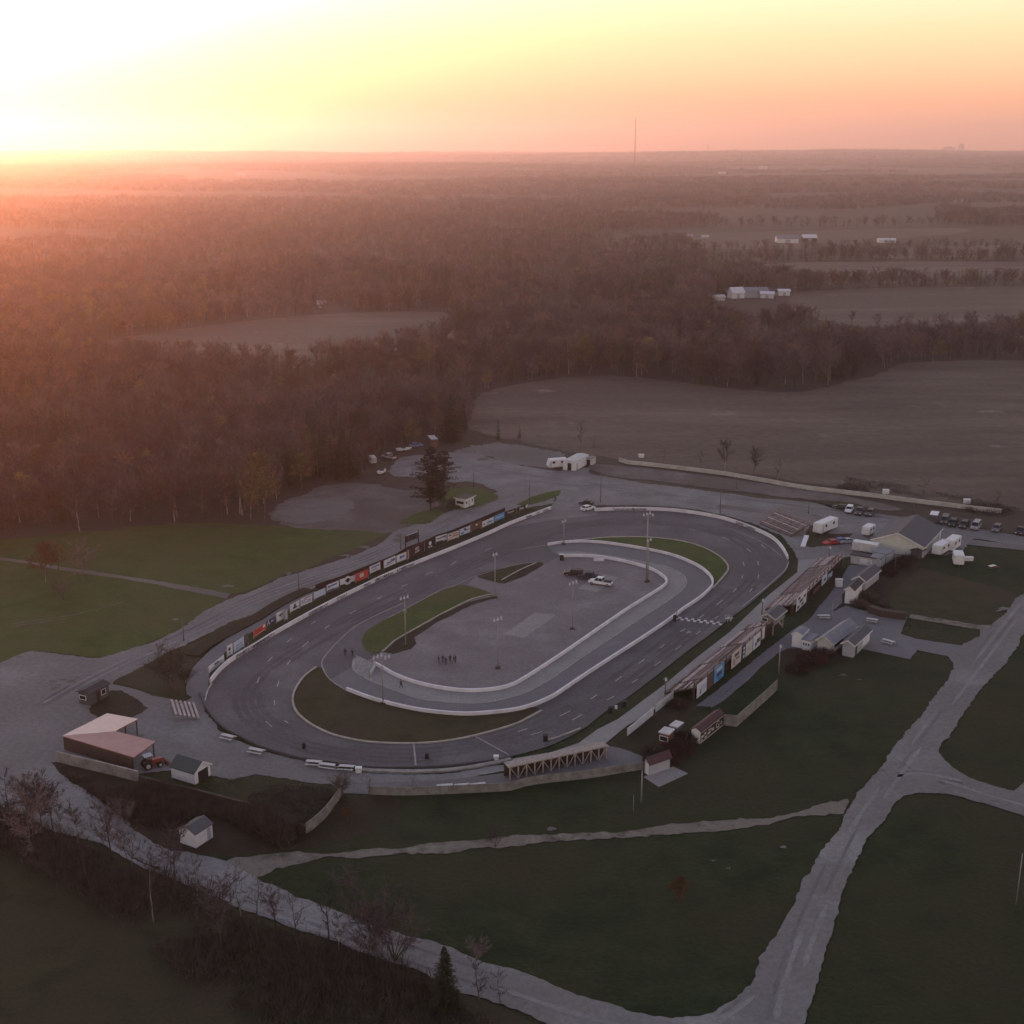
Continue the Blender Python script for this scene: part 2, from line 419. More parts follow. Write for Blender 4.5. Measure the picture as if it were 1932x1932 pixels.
sheet('dead_grass', [T5(380, 640), T5(650, 690), T5(1000, 790), T5(1200, 830), T5(1600, 900), T5(1932, 960), T6(380, 1185), T6(640, 930), T6(700, 890), T6(1000, 890), T6(1100, 1000),
                     T6(900, 1150), T6(600, 1250), T6(200, 1300), T6(0, 1340), T5(1500, 1335), T5(1170, 1255), T5(1000, 1140), T5(760, 935), T5(480, 745)], 0.035, 'brush', rough=1.2, smooth=2)
sheet('dead_grass', [(1690, 1080), (1740, 1072), (1800, 1088), (1870, 1106), (1915, 1122), (1890, 1155), (1875, 1172), (1830, 1178), (1750, 1166), (1690, 1150), (1670, 1110)], 0.035, 'lawn_dry', rough=1.0, smooth=3)
sheet('dead_grass', [T7(500, 820), T7(720, 830), T7(880, 760), T7(1080, 620), T7(1230, 520), T7(1400, 520), T7(1480, 560), T7(1360, 620), T7(1180, 720), T7(1000, 870), T7(880, 900), T7(700, 850)], 0.04, 'brush', rough=.4)
sheet('dead_grass', [T4(640, 860), T4(840, 900), T4(960, 820), T4(1180, 840), T4(1000, 1000), T4(830, 1170), T4(640, 1150)], 0.04, 'brush', rough=.6, smooth=3)
sheet('dead_grass', [T4(150, 1480), T4(560, 1520), T4(420, 1620), T4(250, 1690), T4(130, 1720), T4(60, 1640)], 0.04, 'brush', rough=.8, smooth=3)

# ---- gravel
sheet('gravel_yard', [(-300, 1400), (-100, 1285), (0, 1253), (30, 1238), (60, 1229), (110, 1234), (160, 1240), (200, 1245), (225, 1275), (215, 1290), (290, 1312), (345, 1325), (380, 1308), (390, 1345), (415, 1378), (445, 1396), (513, 1423), (583, 1440),
                      (658, 1452), (708, 1460), (783, 1463), (858, 1458), (960, 1441), (960, 1452), (870, 1472), (790, 1482), (700, 1478), (640, 1480), (575, 1475), (483, 1462), (440, 1472), (400, 1465), (330, 1455), (260, 1460),
                      (180, 1455), (105, 1437), (92, 1440), (120, 1465), (160, 1490), (190, 1513), (225, 1540), (225, 1605), (195, 1593), (150, 1580), (105, 1570), (65, 1550), (32, 1533), (0, 1518), (-300, 1640)], 0.06, 'gravel', rough=.5)
sheet('gravel_yard', [T6(560, 800), T6(800, 800), T6(1000, 795), T6(1400, 780), T6(1932, 720), T7(700, 850), T7(860, 890), T7(990, 940), T7(985, 1036), T7(850, 1058), T7(560, 1106), T7(300, 1133), T7(100, 1163), T6(1932, 853), T6(1750, 866), T6(1500, 878), T6(1200, 890), T6(1000, 890), T6(850, 884), T6(640, 880)], 0.07, 'rutdark', rough=.2)
sheet('perimeter_road', [(150, 1243), (195, 1241), (280, 1215), (340, 1188), (385, 1155), (425, 1133), (470, 1118), (530, 1090), (570, 1080), (640, 1057), (690, 1040), (725, 1022), (745, 1003), (800, 985), (850, 965), (960, 918), (1050, 925),
                         (1045, 950), (960, 965), (883, 995), (765, 1042), (658, 1085), (565, 1122), (483, 1158), (430, 1175), (380, 1203), (340, 1222), (300, 1240), (260, 1262), (218, 1285), (170, 1290)], 0.08, 'gravel', rough=.6)
sheet('apron_path', [(350, 1285), (365, 1258), (395, 1230), (440, 1195), (483, 1170), (560, 1128), (640, 1098), (640, 1110), (560, 1142), (520, 1167), (470, 1197), (430, 1227), (400, 1256), (393, 1280), (392, 1310), (372, 1322), (352, 1310)], 0.10, 'pit', rough=.15)
sheet('gravel_road', [T5(-300, 430), T5(92 * 4, 640), T5(480, 750), T5(640, 850), T5(760, 940), T5(900, 1050), T5(1020, 1170), T5(1170, 1260), T5(1300, 1320), T5(1500, 1345), T5(1680, 1385),
                      (455, 1640), (500, 1668), (575, 1698), (670, 1733), (765, 1768), (835, 1786), (966, 1832), (1041, 1858), (1116, 1888), (1191, 1911), (1266, 1921), (1336, 1916), (1381, 1888), (1416, 1853), (1436, 1805), (1461, 1765), (1500, 1700), (1521, 1653),
                      (1566, 1588), (1591, 1543), (1621, 1498), (1649, 1468), (1674, 1428), (1711, 1378), (1749, 1335), (1789, 1283), (1801, 1262), (1796, 1249), (1786, 1238), (1820, 1215), (1849, 1202), (1874, 1179), (1899, 1152), (1932, 1118), (2050, 1020),
                      (2200, 1010), (2060, 1090), (1932, 1197), (1899, 1252), (1874, 1278), (1846, 1308), (1819, 1345), (1804, 1370), (1779, 1400), (1771, 1418), (1776, 1430), (1799, 1450), (1836, 1470), (1874, 1483), (1911, 1493), (1960, 1440), (2010, 1440), (1990, 1500), (2150, 1560), (2150, 1600),
                      (1932, 1541), (1874, 1521), (1824, 1508), (1786, 1500), (1736, 1499), (1709, 1504), (1689, 1518), (1669, 1548), (1639, 1578), (1624, 1605), (1591, 1683), (1566, 1758), (1546, 1843), (1511, 1932), (1460, 2100), (1200, 2080),
                      (1066, 1948), (1016, 1928), (966, 1903), (875, 1873), (800, 1838), (675, 1793), (575, 1758), (490, 1728), (437, 1708), (390, 1675), (338, 1660), (300, 1638), (262, 1620), (225, 1605), (195, 1593), (150, 1580), (105, 1570), (65, 1550), (32, 1533), (0, 1518), (-300, 1600)], 0.12, 'gravel', rough=.55)
sheet('dirt_lot', [(508, 972), (520, 957), (533, 948), (570, 934), (613, 917), (658, 912), (708, 914), (758, 924), (808, 927), (830, 945), (822, 957), (783, 972), (753, 988), (805, 989), (790, 1000), (733, 1004), (683, 1001), (620, 1001), (565, 995), (533, 989)], 0.05, 'dirt', rough=1.4, smooth=3)
sheet('dirt_lot', [(515, 968), (535, 950), (575, 942), (640, 940), (670, 950), (640, 975), (590, 985), (540, 985)], 0.08, 'gravel_pale', rough=2.0, smooth=4)
sheet('paddock', [(734, 889), (745, 871), (755, 863), (798, 858), (858, 854), (903, 855), (943, 871), (983, 879), (1036, 887), (1057, 889), (1089, 887), (1110, 882), (1115, 895), (1150, 901), (1216, 912), (1316, 924), (1449, 942), (1549, 952), (1589, 960), (1656, 969), (1714, 977),
                  (1774, 988), (1824, 994), (1874, 1002), (1932, 1012), (2200, 1040), (2200, 1070), (1932, 1032), (1839, 1017), (1822, 1027), (1812, 1042), (1780, 1048), (1740, 1046), (1680, 1052), (1600, 1052), (1560, 1056), (1524, 1060), (1506, 1056), (1501, 1042), (1474, 1012), (1449, 999),
                  (1416, 987), (1366, 972), (1316, 962), (1266, 957), (1216, 954), (1166, 954), (1126, 954), (1121, 975), (1041, 982), (1041, 962), (1049, 937), (1000, 945), (970, 942), (943, 932), (910, 914), (877, 908), (856, 911), (798, 900), (745, 900)], 0.09, 'gravel', rough=.9)
sheet('dirt_strip', [(1112, 880), (1160, 878), (1300, 893), (1449, 914), (1560, 930), (1640, 945), (1700, 962), (1640, 962), (1549, 947), (1449, 935), (1316, 918), (1216, 906), (1141, 898)], 0.11, 'dirt', rough=1.0, smooth=2)
sheet('dirt_strip', [(858, 853), (900, 840), (960, 838), (1040, 852), (1070, 860), (1050, 884), (1000, 880), (950, 872), (905, 856)], 0.07, 'gravel_pale', rough=2.5, smooth=3)
sheet('concrete_strip', [T4(60, 360), T4(400, 395), T4(560, 430), T4(520, 450), T4(300, 420), T4(0, 390)], 0.12, 'gravel_pale', rough=.3)
sheet('concrete_strip', [T4(780, 470), T4(1060, 500), T4(1230, 530), T4(1000, 525), T4(800, 495)], 0.12, 'gravel_pale', rough=.3)
sheet('concrete_strip', [T4(1530, 665), T4(1740, 690), T4(1960, 720), T4(1960, 752), T4(1700, 725), T4(1500, 705)], 0.12, 'gravel_pale', rough=.3)
sheet('concrete_strip', [T3(1560, 400), T3(1932, 440), T4(100, 470), T4(60, 490), T3(1900, 470), T3(1540, 425)], 0.12, 'gravel_pale', rough=.3)
sheet('dirt_strip', [T4(330, 560), T4(480, 620), T4(640, 620), T4(560, 700), T4(420, 720), T4(300, 720), T4(270, 650)], 0.12, 'lawn_dry', rough=.8, smooth=2)
sheet('dirt_strip', [T4(300, 370), T4(560, 380), T4(780, 430), T4(640, 460), T4(480, 425)], 0.12, 'lawn_dry', rough=.8, smooth=2)
for px in ([(755, 987), (787, 969), (813, 964), (835, 966), (824, 979), (803, 989)], [(835, 953), (845, 925), (858, 921), (903, 921), (930, 930), (943, 937), (917, 953), (893, 960), (860, 962)],
           [(975, 953), (996, 942), (1022, 932), (1057, 925), (1046, 940), (1001, 953)]):
    sheet('grass_island', px, 0.12, 'lawn_olive_glow', rough=.7, smooth=3)
sheet('forecourt', [T4(480, 1215), T4(590, 1165), T4(640, 1180), T4(760, 1210), T4(1050, 1250), T4(1000, 1380), T4(1110, 1415), T4(1480, 1470), T4(1610, 1400), T4(1590, 1320), T4(1760, 1300), T4(1760, 1500), T4(1520, 1640), T4(1410, 1570), T4(1340, 1545),
                    T4(1120, 1500), T4(1068, 1570), T4(700, 1490), T4(640, 1490), T4(380, 1490), T4(150, 1490), T4(0, 1560), T7(1480, 565), T7(1390, 560), T7(1600, 400), T4(0, 1490), T4(160, 1370), T4(300, 1280), T4(480, 1060), T4(560, 960), T4(610, 860), T4(850, 860), T4(800, 930), T4(680, 960), T4(560, 1080), T4(560, 1140)], 0.10, 'pit', rough=.25)
sheet('path', [T4(1080, 1235), T4(1300, 1265), T4(1580, 1312), T4(1720, 1312), T4(1690, 1345), T4(1570, 1345), T4(1300, 1300), T4(1075, 1260)], 0.13, 'rut', rough=.5)
sheet('path', [(420, 1627), (445, 1618), (520, 1612), (640, 1606), (760, 1598), (833, 1592), (933, 1580), (966, 1575), (1060, 1575), (1150, 1570), (1250, 1562), (1350, 1552), (1449, 1545), (1520, 1528), (1570, 1515), (1600, 1508), (1590, 1535), (1555, 1538), (1500, 1545),
               (1449, 1557), (1350, 1567), (1200, 1580), (1060, 1588), (966, 1597), (900, 1602), (800, 1612), (700, 1618), (600, 1625), (520, 1637), (495, 1650), (470, 1655)], 0.09, 'rut', rough=.9, step=.8)
sheet('path', [(-60, 1046), (0, 1052), (60, 1060), (112, 1070), (160, 1076), (225, 1085), (300, 1097), (375, 1110), (435, 1121), (428, 1131), (372, 1118), (300, 1104), (225, 1092), (160, 1082), (112, 1076), (60, 1065), (0, 1057), (-60, 1051)], 0.07, 'gravel_pale', rough=.4)

# wheel tracks worn into the roads
def ruts(px, offs, w, m, z, seed=0, keep=.62):
    pts = spline(W(px), False, 14); mb = MB()
    for o in offs:
        A = offset_path(pts, o); run = []
        for i, p in enumerate(A):
            on = noise.noise(Vector((p.x * .045, p.y * .045, seed + o))) < keep - .5
            if on: run.append(p)
            if (not on or i == len(A) - 1) and len(run) > 2:
                k = len(mb.v)
                for j, q in enumerate(run):
                    t = (run[min(j + 1, len(run) - 1)] - run[max(j - 1, 0)]).normalized(); n = Vector((-t.y, t.x, 0)); ww = w * (.55 + .9 * abs(noise.noise(q * .6))) * min(1, .15 + j / 3, .15 + (len(run) - 1 - j) / 3)
                    mb.v += [tuple(q - n * ww / 2 + Vector((0, 0, z))), tuple(q + n * ww / 2 + Vector((0, 0, z)))]
                for j in range(len(run) - 1): mb.f.append((k + 2 * j, k + 2 * j + 2, k + 2 * j + 3, k + 2 * j + 1))
            if not on: run = []
    return struct(mb.build('wheel_tracks', m))
LR = [(-40, 1440), (60, 1500), (130, 1540), (200, 1575), (280, 1622), (340, 1645), (410, 1675), (500, 1705), (600, 1740), (720, 1790), (850, 1835), (960, 1870), (1080, 1910), (1220, 1945), (1350, 1950), (1440, 1890)]
RR = [(1470, 1930), (1490, 1850), (1520, 1760), (1560, 1670), (1610, 1570), (1660, 1495), (1700, 1440), (1745, 1380), (1790, 1320), (1840, 1255), (1890, 1190), (1940, 1130), (2000, 1075)]
BR = [(1690, 1470), (1740, 1465), (1800, 1475), (1860, 1495), (1932, 1515), (2050, 1545)]
UL = [(80, 1330), (150, 1290), (230, 1250), (310, 1215), (390, 1178), (470, 1138), (570, 1100), (680, 1062), (790, 1015), (900, 965), (990, 935)]
PD = [(760, 880), (860, 880), (980, 900), (1100, 915), (1240, 928), (1400, 945), (1560, 965), (1700, 985), (1850, 1010), (1960, 1025)]
for px, offs, sd in ((LR, (-1.6, -.2, 1.3), 1), (RR, (-1.2, .5), 2), (BR, (-.9, .7), 3), (UL, (-1.5, .2, 1.6), 4), (PD, (-3.5, -1.5, 1, 3), 5)):
    ruts(px, offs, .95, 'rutpale', .135, sd, .50); ruts(px, [o + .9 for o in offs], .7, 'rutdark', .131, sd + 20, .46)
ruts([(20, 1180), (150, 1160), (260, 1130), (330, 1105)], (-.8, .8), .5, 'dirt', .045, 12)
for i, (x, y, r) in enumerate(((430, 1106, 8), (350, 1190, 6), (330, 1170, 5), (545, 1083, 7), (655, 1050, 10), (690, 1033, 8), (1590, 1275, 9), (1620, 1283, 5), (1040, 1565, 6), (1345, 1625, 6), (1375, 1640, 5), (1480, 1600, 4), (1745, 1443, 4), (1725, 1395, 4), (1890, 1150, 14), (1640, 1155, 10))):
    sheet('bare_patch', [(x + r * 1.6 * math.cos(a) * (.6 + .4 * math.sin(3 * a + i)), y + r * .45 * math.sin(a) * (.7 + .3 * math.cos(2 * a + i))) for a in [k * .5 for k in range(12)]], .14, 'gravel_pale', rough=.5, smooth=2)

# ---- the oval
OUT_L = [(399, 1290), (415, 1270), (435, 1252), (459, 1236), (483, 1222), (520, 1199), (578, 1166), (633, 1137), (683, 1112), (733, 1088), (795, 1062), (858, 1037), (920, 1011), (966, 990), (1040, 962)]
OUT_T = [(1122, 965.5), (1166, 964), (1216, 964), (1266, 966), (1316, 972), (1366, 982), (1416, 999), (1449, 1014), (1464, 1025), (1476, 1039), (1485, 1056)]
OUT_R = [(1489, 1060), (1484, 1077), (1469, 1093), (1449, 1110), (1416, 1139), (1376, 1169), (1341, 1197), (1291, 1234), (1241, 1274), (1191, 1312), (1146, 1341), (1101, 1376), (1051, 1402), (1016, 1415), (966, 1428)]
OUT_B = [(933, 1434), (858, 1444), (783, 1448), (708, 1448), (658, 1443), (583, 1432), (513, 1415), (483, 1405), (445, 1388), (412, 1368), (393, 1345), (385, 1320), (390, 1306)]
sheet('race_track', OUT_L + [(1080, 972)] + OUT_T + OUT_R + OUT_B, 0.15, 'asphalt', smooth=4)
sheet('asphalt_apron', [(1041, 963), (1122, 964), (1130, 973), (1030, 984), (960, 996)], 0.17, 'infield')

PITO = [(1033, 1030), (1061, 1026), (1103, 1024), (1153, 1028), (1216, 1038), (1266, 1049), (1303, 1063), (1328, 1077), (1343, 1092), (1346, 1104), (1341, 1114), (1321, 1132), (1291, 1152), (1276, 1164), (1241, 1189), (1191, 1222),
        (1141, 1254), (1091, 1287), (1066, 1304), (1041, 1320), (1003, 1336), (966, 1345), (908, 1351), (858, 1351.5), (783, 1343), (708, 1325), (653, 1305)]
PITI = [(1058, 1052), (1091, 1051), (1128, 1053), (1166, 1059), (1203, 1068), (1231, 1077), (1251, 1089), (1259, 1098), (1256, 1107), (1236, 1121), (1191, 1149), (1141, 1183), (1091, 1218), (1041, 1252), (991, 1284), (966, 1297),
        (933, 1305), (883, 1308), (833, 1303), (783, 1292), (745, 1278), (720, 1264), (705, 1256)]
PITLN = [(1050, 1043), (1098, 1043), (1146, 1049), (1203, 1059), (1253, 1069), (1283, 1082), (1294, 1094), (1291, 1110), (1266, 1131), (1216, 1164), (1141, 1214), (1091, 1247), (1041, 1282), (998, 1306), (966, 1317), (920, 1327), (883, 1329), (833, 1326), (783, 1318), (733, 1300), (695, 1284), (668, 1266), (666, 1252), (671, 1237)]
EXITLN = [(760, 1140), (715, 1160), (670, 1184), (638, 1212), (618, 1234), (608, 1249), (610, 1264), (623, 1284), (653, 1304)]
G1K = [(598, 1261), (573, 1281), (555.5, 1312), (558, 1338), (575, 1358), (600, 1374), (633, 1388), (683, 1399), (733, 1403), (783, 1403.5), (833, 1400), (895, 1389), (966, 1369), (996, 1355), (1020, 1342)]
G4K = [(1066, 1023), (1131, 1016), (1191, 1014), (1241, 1016), (1291, 1023), (1328, 1034), (1356, 1049), (1372, 1064), (1375, 1077), (1363, 1093), (1346, 1112)]
G2 = [(683, 1209), (690, 1194), (708, 1182), (733, 1168), (783, 1142), (820, 1122), (853, 1109), (883, 1106), (930, 1123), (908, 1126), (883, 1134), (833, 1159), (783, 1187), (745, 1209), (722, 1229), (703, 1234), (688, 1224)]
G2K = [(930, 1122), (908, 1126), (883, 1134), (833, 1159), (783, 1187), (745, 1209), (728, 1224), (720, 1230)]
G3 = [(898, 1087), (930, 1077), (966, 1069), (1011, 1062), (1025, 1066), (1000, 1078), (966, 1092), (953, 1102), (925, 1097)]
G3K = [(1011, 1063), (985, 1074), (966, 1084), (945, 1096)]
sheet('infield', [(705, 1256), (690, 1250), (720, 1231), (745, 1212), (783, 1190), (833, 1162), (883, 1137), (925, 1124), (880, 1106), (898, 1088), (930, 1098), (966, 1092), (1005, 1077), (1030, 1064), (1058, 1051)] + PITI, 0.17, 'infield')
sheet('pit_lane', PITO + [(623, 1284), (660, 1262), (690, 1256), (705, 1256)] + PITI[::-1] + [(1042, 1043)], 0.19, 'pit')
sheet('pit_boxes', PITLN + [(690, 1246), (705, 1256)] + PITI[::-1], 0.21, 'pitcon')
sheet('infield_grass', G1K + PITO[PITO.index((1003, 1336)):] + [(625, 1286), (608, 1264)], 0.22, 'lawn_dry', smooth=3)
sheet('infield_grass', G4K + PITO[1:11][::-1], 0.22, 'lawn_olive_glow', smooth=3)
sheet('infield_grass', G2, 0.22, 'lawn_olive_glow', rough=.25, smooth=3)
sheet('infield_grass', G3, 0.22, 'lawn_dry', rough=.25, smooth=3)
sheet('dirt_strip', [(930, 1126), (883, 1137), (833, 1161), (783, 1190), (745, 1212), (722, 1232), (742, 1236), (775, 1226), (783, 1217), (780, 1204), (833, 1172), (890, 1143), (935, 1130)], 0.20, 'brush', rough=.3)
sheet('dirt_strip', [(1011, 1064), (966, 1086), (945, 1098), (952, 1102), (990, 1088), (1026, 1066)], 0.23, 'brush', rough=.2)
sheet('concrete_pad', [(950, 1198), (1009, 1157.5), (1048.5, 1162), (989, 1205)], 0.19, 'concrete')
sheet('concrete_pad', [T3(500, 1040), T3(640, 1068), T3(805, 955), T3(660, 925)], 0.19, 'concrete')
sheet('concrete_pad', [T7(990, 1095), T7(1110, 1172), T7(1330, 1070), T7(1215, 1015)], 0.06, 'concrete')
sheet('concrete_walkway', [T7(505, 840), T7(640, 740), T7(800, 660), T7(1150, 400), T7(1400, 190), T7(1640, 5), T4(0, 1090), T4(220, 915), T4(228, 822), T4(400, 812), T4(330, 900), T4(0, 1185), T7(1800, 60), T7(1215, 470), T7(1080, 585), T7(870, 710), T7(740, 815), T7(700, 850), T7(0, 1030), T7(0, 960), T7(300, 910)], 0.12, 'concrete')
sheet('walkway', [T7(1480, 562), T7(1550, 510), T7(1700, 390), T7(1800, 290), T7(1870, 220), T7(1960, 130), T7(1990, 180), T7(1880, 270), T7(1800, 350), T7(1600, 520), T7(1510, 575)], 0.13, 'pit', rough=.1)

M['rubbered'] = ground_mat('rubbered asphalt', [(.088, .080, .086), (.112, .102, .108), (.136, .125, .129), (.096, .088, .09)], 20, 6, 0.6)
GROOVE = [(505, 1265), (470, 1310), (480, 1350), (530, 1385), (610, 1412), (700, 1424), (790, 1426), (890, 1414), (990, 1388), (1080, 1345), (1180, 1280), (1280, 1205), (1360, 1145), (1420, 1090), (1432, 1055), (1405, 1025), (1340, 1000), (1260, 988), (1160, 985), (1060, 1000), (950, 1040), (850, 1085), (750, 1130), (650, 1178), (570, 1222), (505, 1265)]
ruts(GROOVE, (-2.4, -.9, .6, 2.1), 1.5, 'rubbered', .165, 31, .78).name = 'tyre_marks'
# painted marks
def marks(name, m, segs=(), lines=(), z=0.19):
    mb = MB()
    for (p, q), w in segs:
        a, b = G(*p), G(*q); flat_strip(mb, [a, b], w, z)
    for pts, w in lines: flat_strip(mb, spline(W(pts), False, 5), w, z)
    return struct(mb.build(name, m))
D2 = [((90, 1590), (125, 1555)), ((235, 1615), (260, 1582)), ((350, 1480), (395, 1440)), ((235, 1445), (270, 1415)), ((415, 1310), (450, 1285)), ((515, 1345), (557, 1314)), ((705, 1232), (757, 1203)), ((910, 1120), (950, 1100)),
      ((1100, 1025), (1147, 1005)), ((1280, 935), (1335, 913)), ((1470, 860), (1515, 832)), ((1730, 752), (1775, 735))]
D6 = [((10, 50), (25, 8)), ((160, 77), (174, 33)), ((75, 340), (122, 380)), ((140, 215), (138, 180)), ((215, 335), (245, 352))]
D3 = [((955, 1607), (1000, 1574)), ((1077, 1622), (1122, 1589)), ((1232, 1502), (1277, 1470)), ((1118, 1490), (1150, 1462)), ((780, 1740), (826, 1705)), ((905, 1752), (950, 1723)), ((1545, 1162), (1587, 1130)), ((1668, 1067), (1692, 1038)), ((1790, 1067), (1812, 1038)),
      ((1855, 965), (1862, 935)), ((1734, 962), (1743, 937)), ((1743, 838), (1752, 868)), ((1853, 832), (1860, 862)), ((1768, 735), (1802, 762)), ((1880, 705), (1910, 735)), ((1588, 650), (1640, 672)), ((1335, 588), (1385, 600)), ((590, 1875), (642, 1843)), ((718, 1882), (772, 1852)), ((1415, 1262), (1448, 1236)), ((1530, 1270), (1555, 1250))]
D7 = [((358, 642), (440, 600)), ((453, 672), (532, 628)), ((45, 757), (115, 735)), ((140, 785), (230, 755))]
segs = [((T2(*a), T2(*b)), .19) for a, b in D2] + [((T6(*a), T6(*b)), .19) for a, b in D6] + [((T3(*a), T3(*b)), .19) for a, b in D3] + [((T7(*a), T7(*b)), .19) for a, b in D7]
marks('lane_markings', 'lanepaint', segs)
marks('lane_lines', 'linedim', [((T6(1190, 510), T6(1206, 672)), .3), ((T6(1655, 455), T6(1905, 592)), .3), ((T3(0, 537), T3(640, 478)), .25), ((T3(0, 752), T3(270, 712)), .22)],
      [(EXITLN, .26), (PITLN, .28), ([T2(1000, 1262), T2(1200, 1155), T2(1400, 1050), T2(1500, 1018), T2(1660, 945), T2(1932, 868), T3(180, 838)], .22), ([(1488, 1062), (1481, 1077), (1466, 1091), (1440, 1114), (1400, 1146)], .3), ([(1374, 997), (1416, 1014), (1449, 1031), (1475, 1052)], .2)], z=0.235)
hs = [((750, 1545), (737, 1640)), ((806, 1570), (765, 1665)), ((838, 1590), (790, 1690)), ((862, 1605), (830, 1712)), ((880, 1655), (868, 1735))]
marks('pit_entry_hatching', 'linedim', [((T2(*a), T2(*b)), .25) for a, b in hs] + [((T2(750, 1545), T2(880, 1610)), .25)] + [((T6(1540, 130), T6(1520, 195)), .2), ((T6(1335, 105), T6(1260, 160)), .2), ((T6(1790, 150), T6(1810, 185)), .2), ((T6(1150, 55), T6(1060, 115)), .2)], z=0.235)
mb = MB()
s0, s1 = G(*T3(1228, 1262)), G(*T3(1588, 1306)); sd = (s1 - s0); sn = Vector((-sd.y, sd.x, 0)).normalized() * 1.0
for i in range(15):
    for j in (0, 1):
        if (i + j) % 2 == 0:
            a = s0 + sd * (i / 15) + sn * (j - 1); b = s0 + sd * ((i + 1) / 15) + sn * (j - 1); mb.quad((a.x, a.y, .2), (b.x, b.y, .2), (b.x + sn.x, b.y + sn.y, .2), (a.x + sn.x, a.y + sn.y, .2))
struct(mb.build('start_line_checks', 'line'))
mb = MB(); flat_strip(mb, [s0, s1], 2.05, .185); struct(mb.build('start_line_base', 'darkpaint'))
marks('grid_marks', 'linedim', [((R4(350, 375), R4(430, 330)), .35), ((R4(605, 420), R4(680, 368)), .35), ((R4(450, 400), R4(490, 365)), .35), ((R4(490, 365), R4(520, 385)), .35), ((R4(520, 385), R4(450, 402)), .35)])

# ================================================================== WALLS AND KERBS
def path_wall(name, label, cat, px, h, th, m, tl=None, n=5, group=None, cap=None):
    pts = path(tl, px, n) if n > 1 else W([tl(*p) for p in px] if tl else px)
    c = sum(pts, Vector()) / len(pts)
    o = strip_bm([p - c for p in pts], 0, th, 0, h).build(name, m)
    o.location = c
    tag(o, label, cat, group)
    return o, pts
wl, wl_pts = path_wall('track_wall', 'long white concrete wall with painted lettering below the row of billboards', 'wall', OUT_L, 1.05, .35, 'wallwhite')
wt, wt_pts = path_wall('track_wall', 'curved white concrete wall round the far bend, beginning beside the two cars at the gap', 'wall', OUT_T, 1.05, .35, 'wallwhite')
path_wall('pit_wall', 'long white wall looping between the grass lenses and the pit lane', 'wall', PITO, .85, -.4, 'wallwhite')
path_wall('pit_wall', 'inner white wall looping between the pit boxes and the paved infield', 'wall', PITI, .85, -.4, 'wallwhite')
path_wall('kerb', 'pale kerb around the brown grass lens inside the near bend', 'kerb', G1K, .36, -.4, 'kerb')
path_wall('kerb', 'pale kerb around the green grass lens inside the far bend', 'kerb', G4K, .36, -.4, 'kerb')
path_wall('kerb', 'straight pale kerb along the large green grass island in the infield', 'kerb', G2K, .3, .3, 'kerb')
path_wall('kerb', 'short pale kerb along the small dark grass island in the infield', 'kerb', G3K, .3, .3, 'kerb')
path_wall('kerb', 'short pale kerb piece by the dark bin at the exit of the front straight', 'kerb', [(260, 828), (330, 810), (400, 785), (460, 762), (520, 737)], .35, .3, 'kerb', T7)
path_wall('kerb', 'thin pale kerb at the end of the white billboard wall', 'kerb', [(398, 1292), (392, 1302), (387, 1316), (386, 1326)], .35, .3, 'kerb')
path_wall('boundary_wall', 'long pale low concrete wall between the paddock and the brown field', 'wall', [T3(805, 75), T3(870, 95), T3(1000, 108), T3(1200, 130), T3(1400, 155), T3(1600, 180), T3(1800, 215), T3(1932, 238), T4(200, 275), T4(400, 302), T4(600, 325), T4(800, 348), T4(1000, 375), T4(1200, 400), T4(1400, 424), T4(1600, 450), T4(1760, 467)], 1.3, .3, 'palecon', n=2)
path_wall('low_wall', 'low dark kerb wall curving round the outside of the near bend', 'wall', [T6(0, 512), T6(120, 552), T6(300, 602), T6(400, 622), T6(700, 663), T6(900, 684), T6(1200, 684), T6(1500, 668), T6(1800, 628), T6(1932, 602)], .5, -.4, 'darkwall')
path_wall('low_wall', 'low dark kerb wall from the small bleacher to the first bench', 'wall', [T5(1500, 130), T5(1540, 215), T5(1610, 320), T5(1700, 400), T5(1800, 455), T5(1932, 518)], .5, .4, 'darkwall')
path_wall('stone_bank', 'rough band of stones along the outer edge of the near bend', 'wall', [T6(780, 712), T6(900, 722), T6(1200, 728), T6(1500, 712), T6(1750, 672), T6(1932, 632)], .35, .9, 'oldcon', n=4)
path_wall('retaining_wall', 'pale block retaining wall below the red roofed shed', 'wall', [T5(430, 640), T5(560, 672), T5(700, 705), T5(850, 742), T5(1040, 790)], 1.9, .35, 'oldcon', n=2)
path_wall('retaining_wall', 'dark earth retaining wall below the small green roofed garage', 'wall', [T5(1050, 795), T5(1250, 850), T5(1500, 905), T5(1800, 985), T5(1932, 1020), T6(120, 1080), T6(370, 1180)], 1.2, .35, 'brownwall', n=2)
path_wall('board_fence', 'grey board fence panels at the corner of the brush heap', 'fence', [T6(380, 1185), T6(430, 1150), T6(530, 1060), T6(600, 965), T6(660, 880)], 1.9, .12, 'boardgrey', n=2)
path_wall('board_fence', 'long grey board fence below the curved path at the near bend', 'fence', [T6(850, 886), T6(1000, 892), T6(1200, 892), T6(1500, 880), T6(1750, 868), T6(1932, 855), T7(100, 1165), T7(300, 1135), T7(560, 1108), T7(850, 1060), T7(990, 1038)], 1.5, .12, 'boardgrey', n=2)
path_wall('board_fence', 'tall grey green board fence beside the hut with white letters', 'fence', [T7(1595, 705), T7(1695, 715), T7(1780, 640), T7(1932, 505), T4(70, 1800)], 2.2, .12, 'boardgrey', n=1)
path_wall('panel_fence', 'long blank white panel fence behind the concrete walkway', 'fence', [T7(872, 785), T7(970, 706), T7(1068, 625)], 1.5, .1, 'vinyl', n=1)
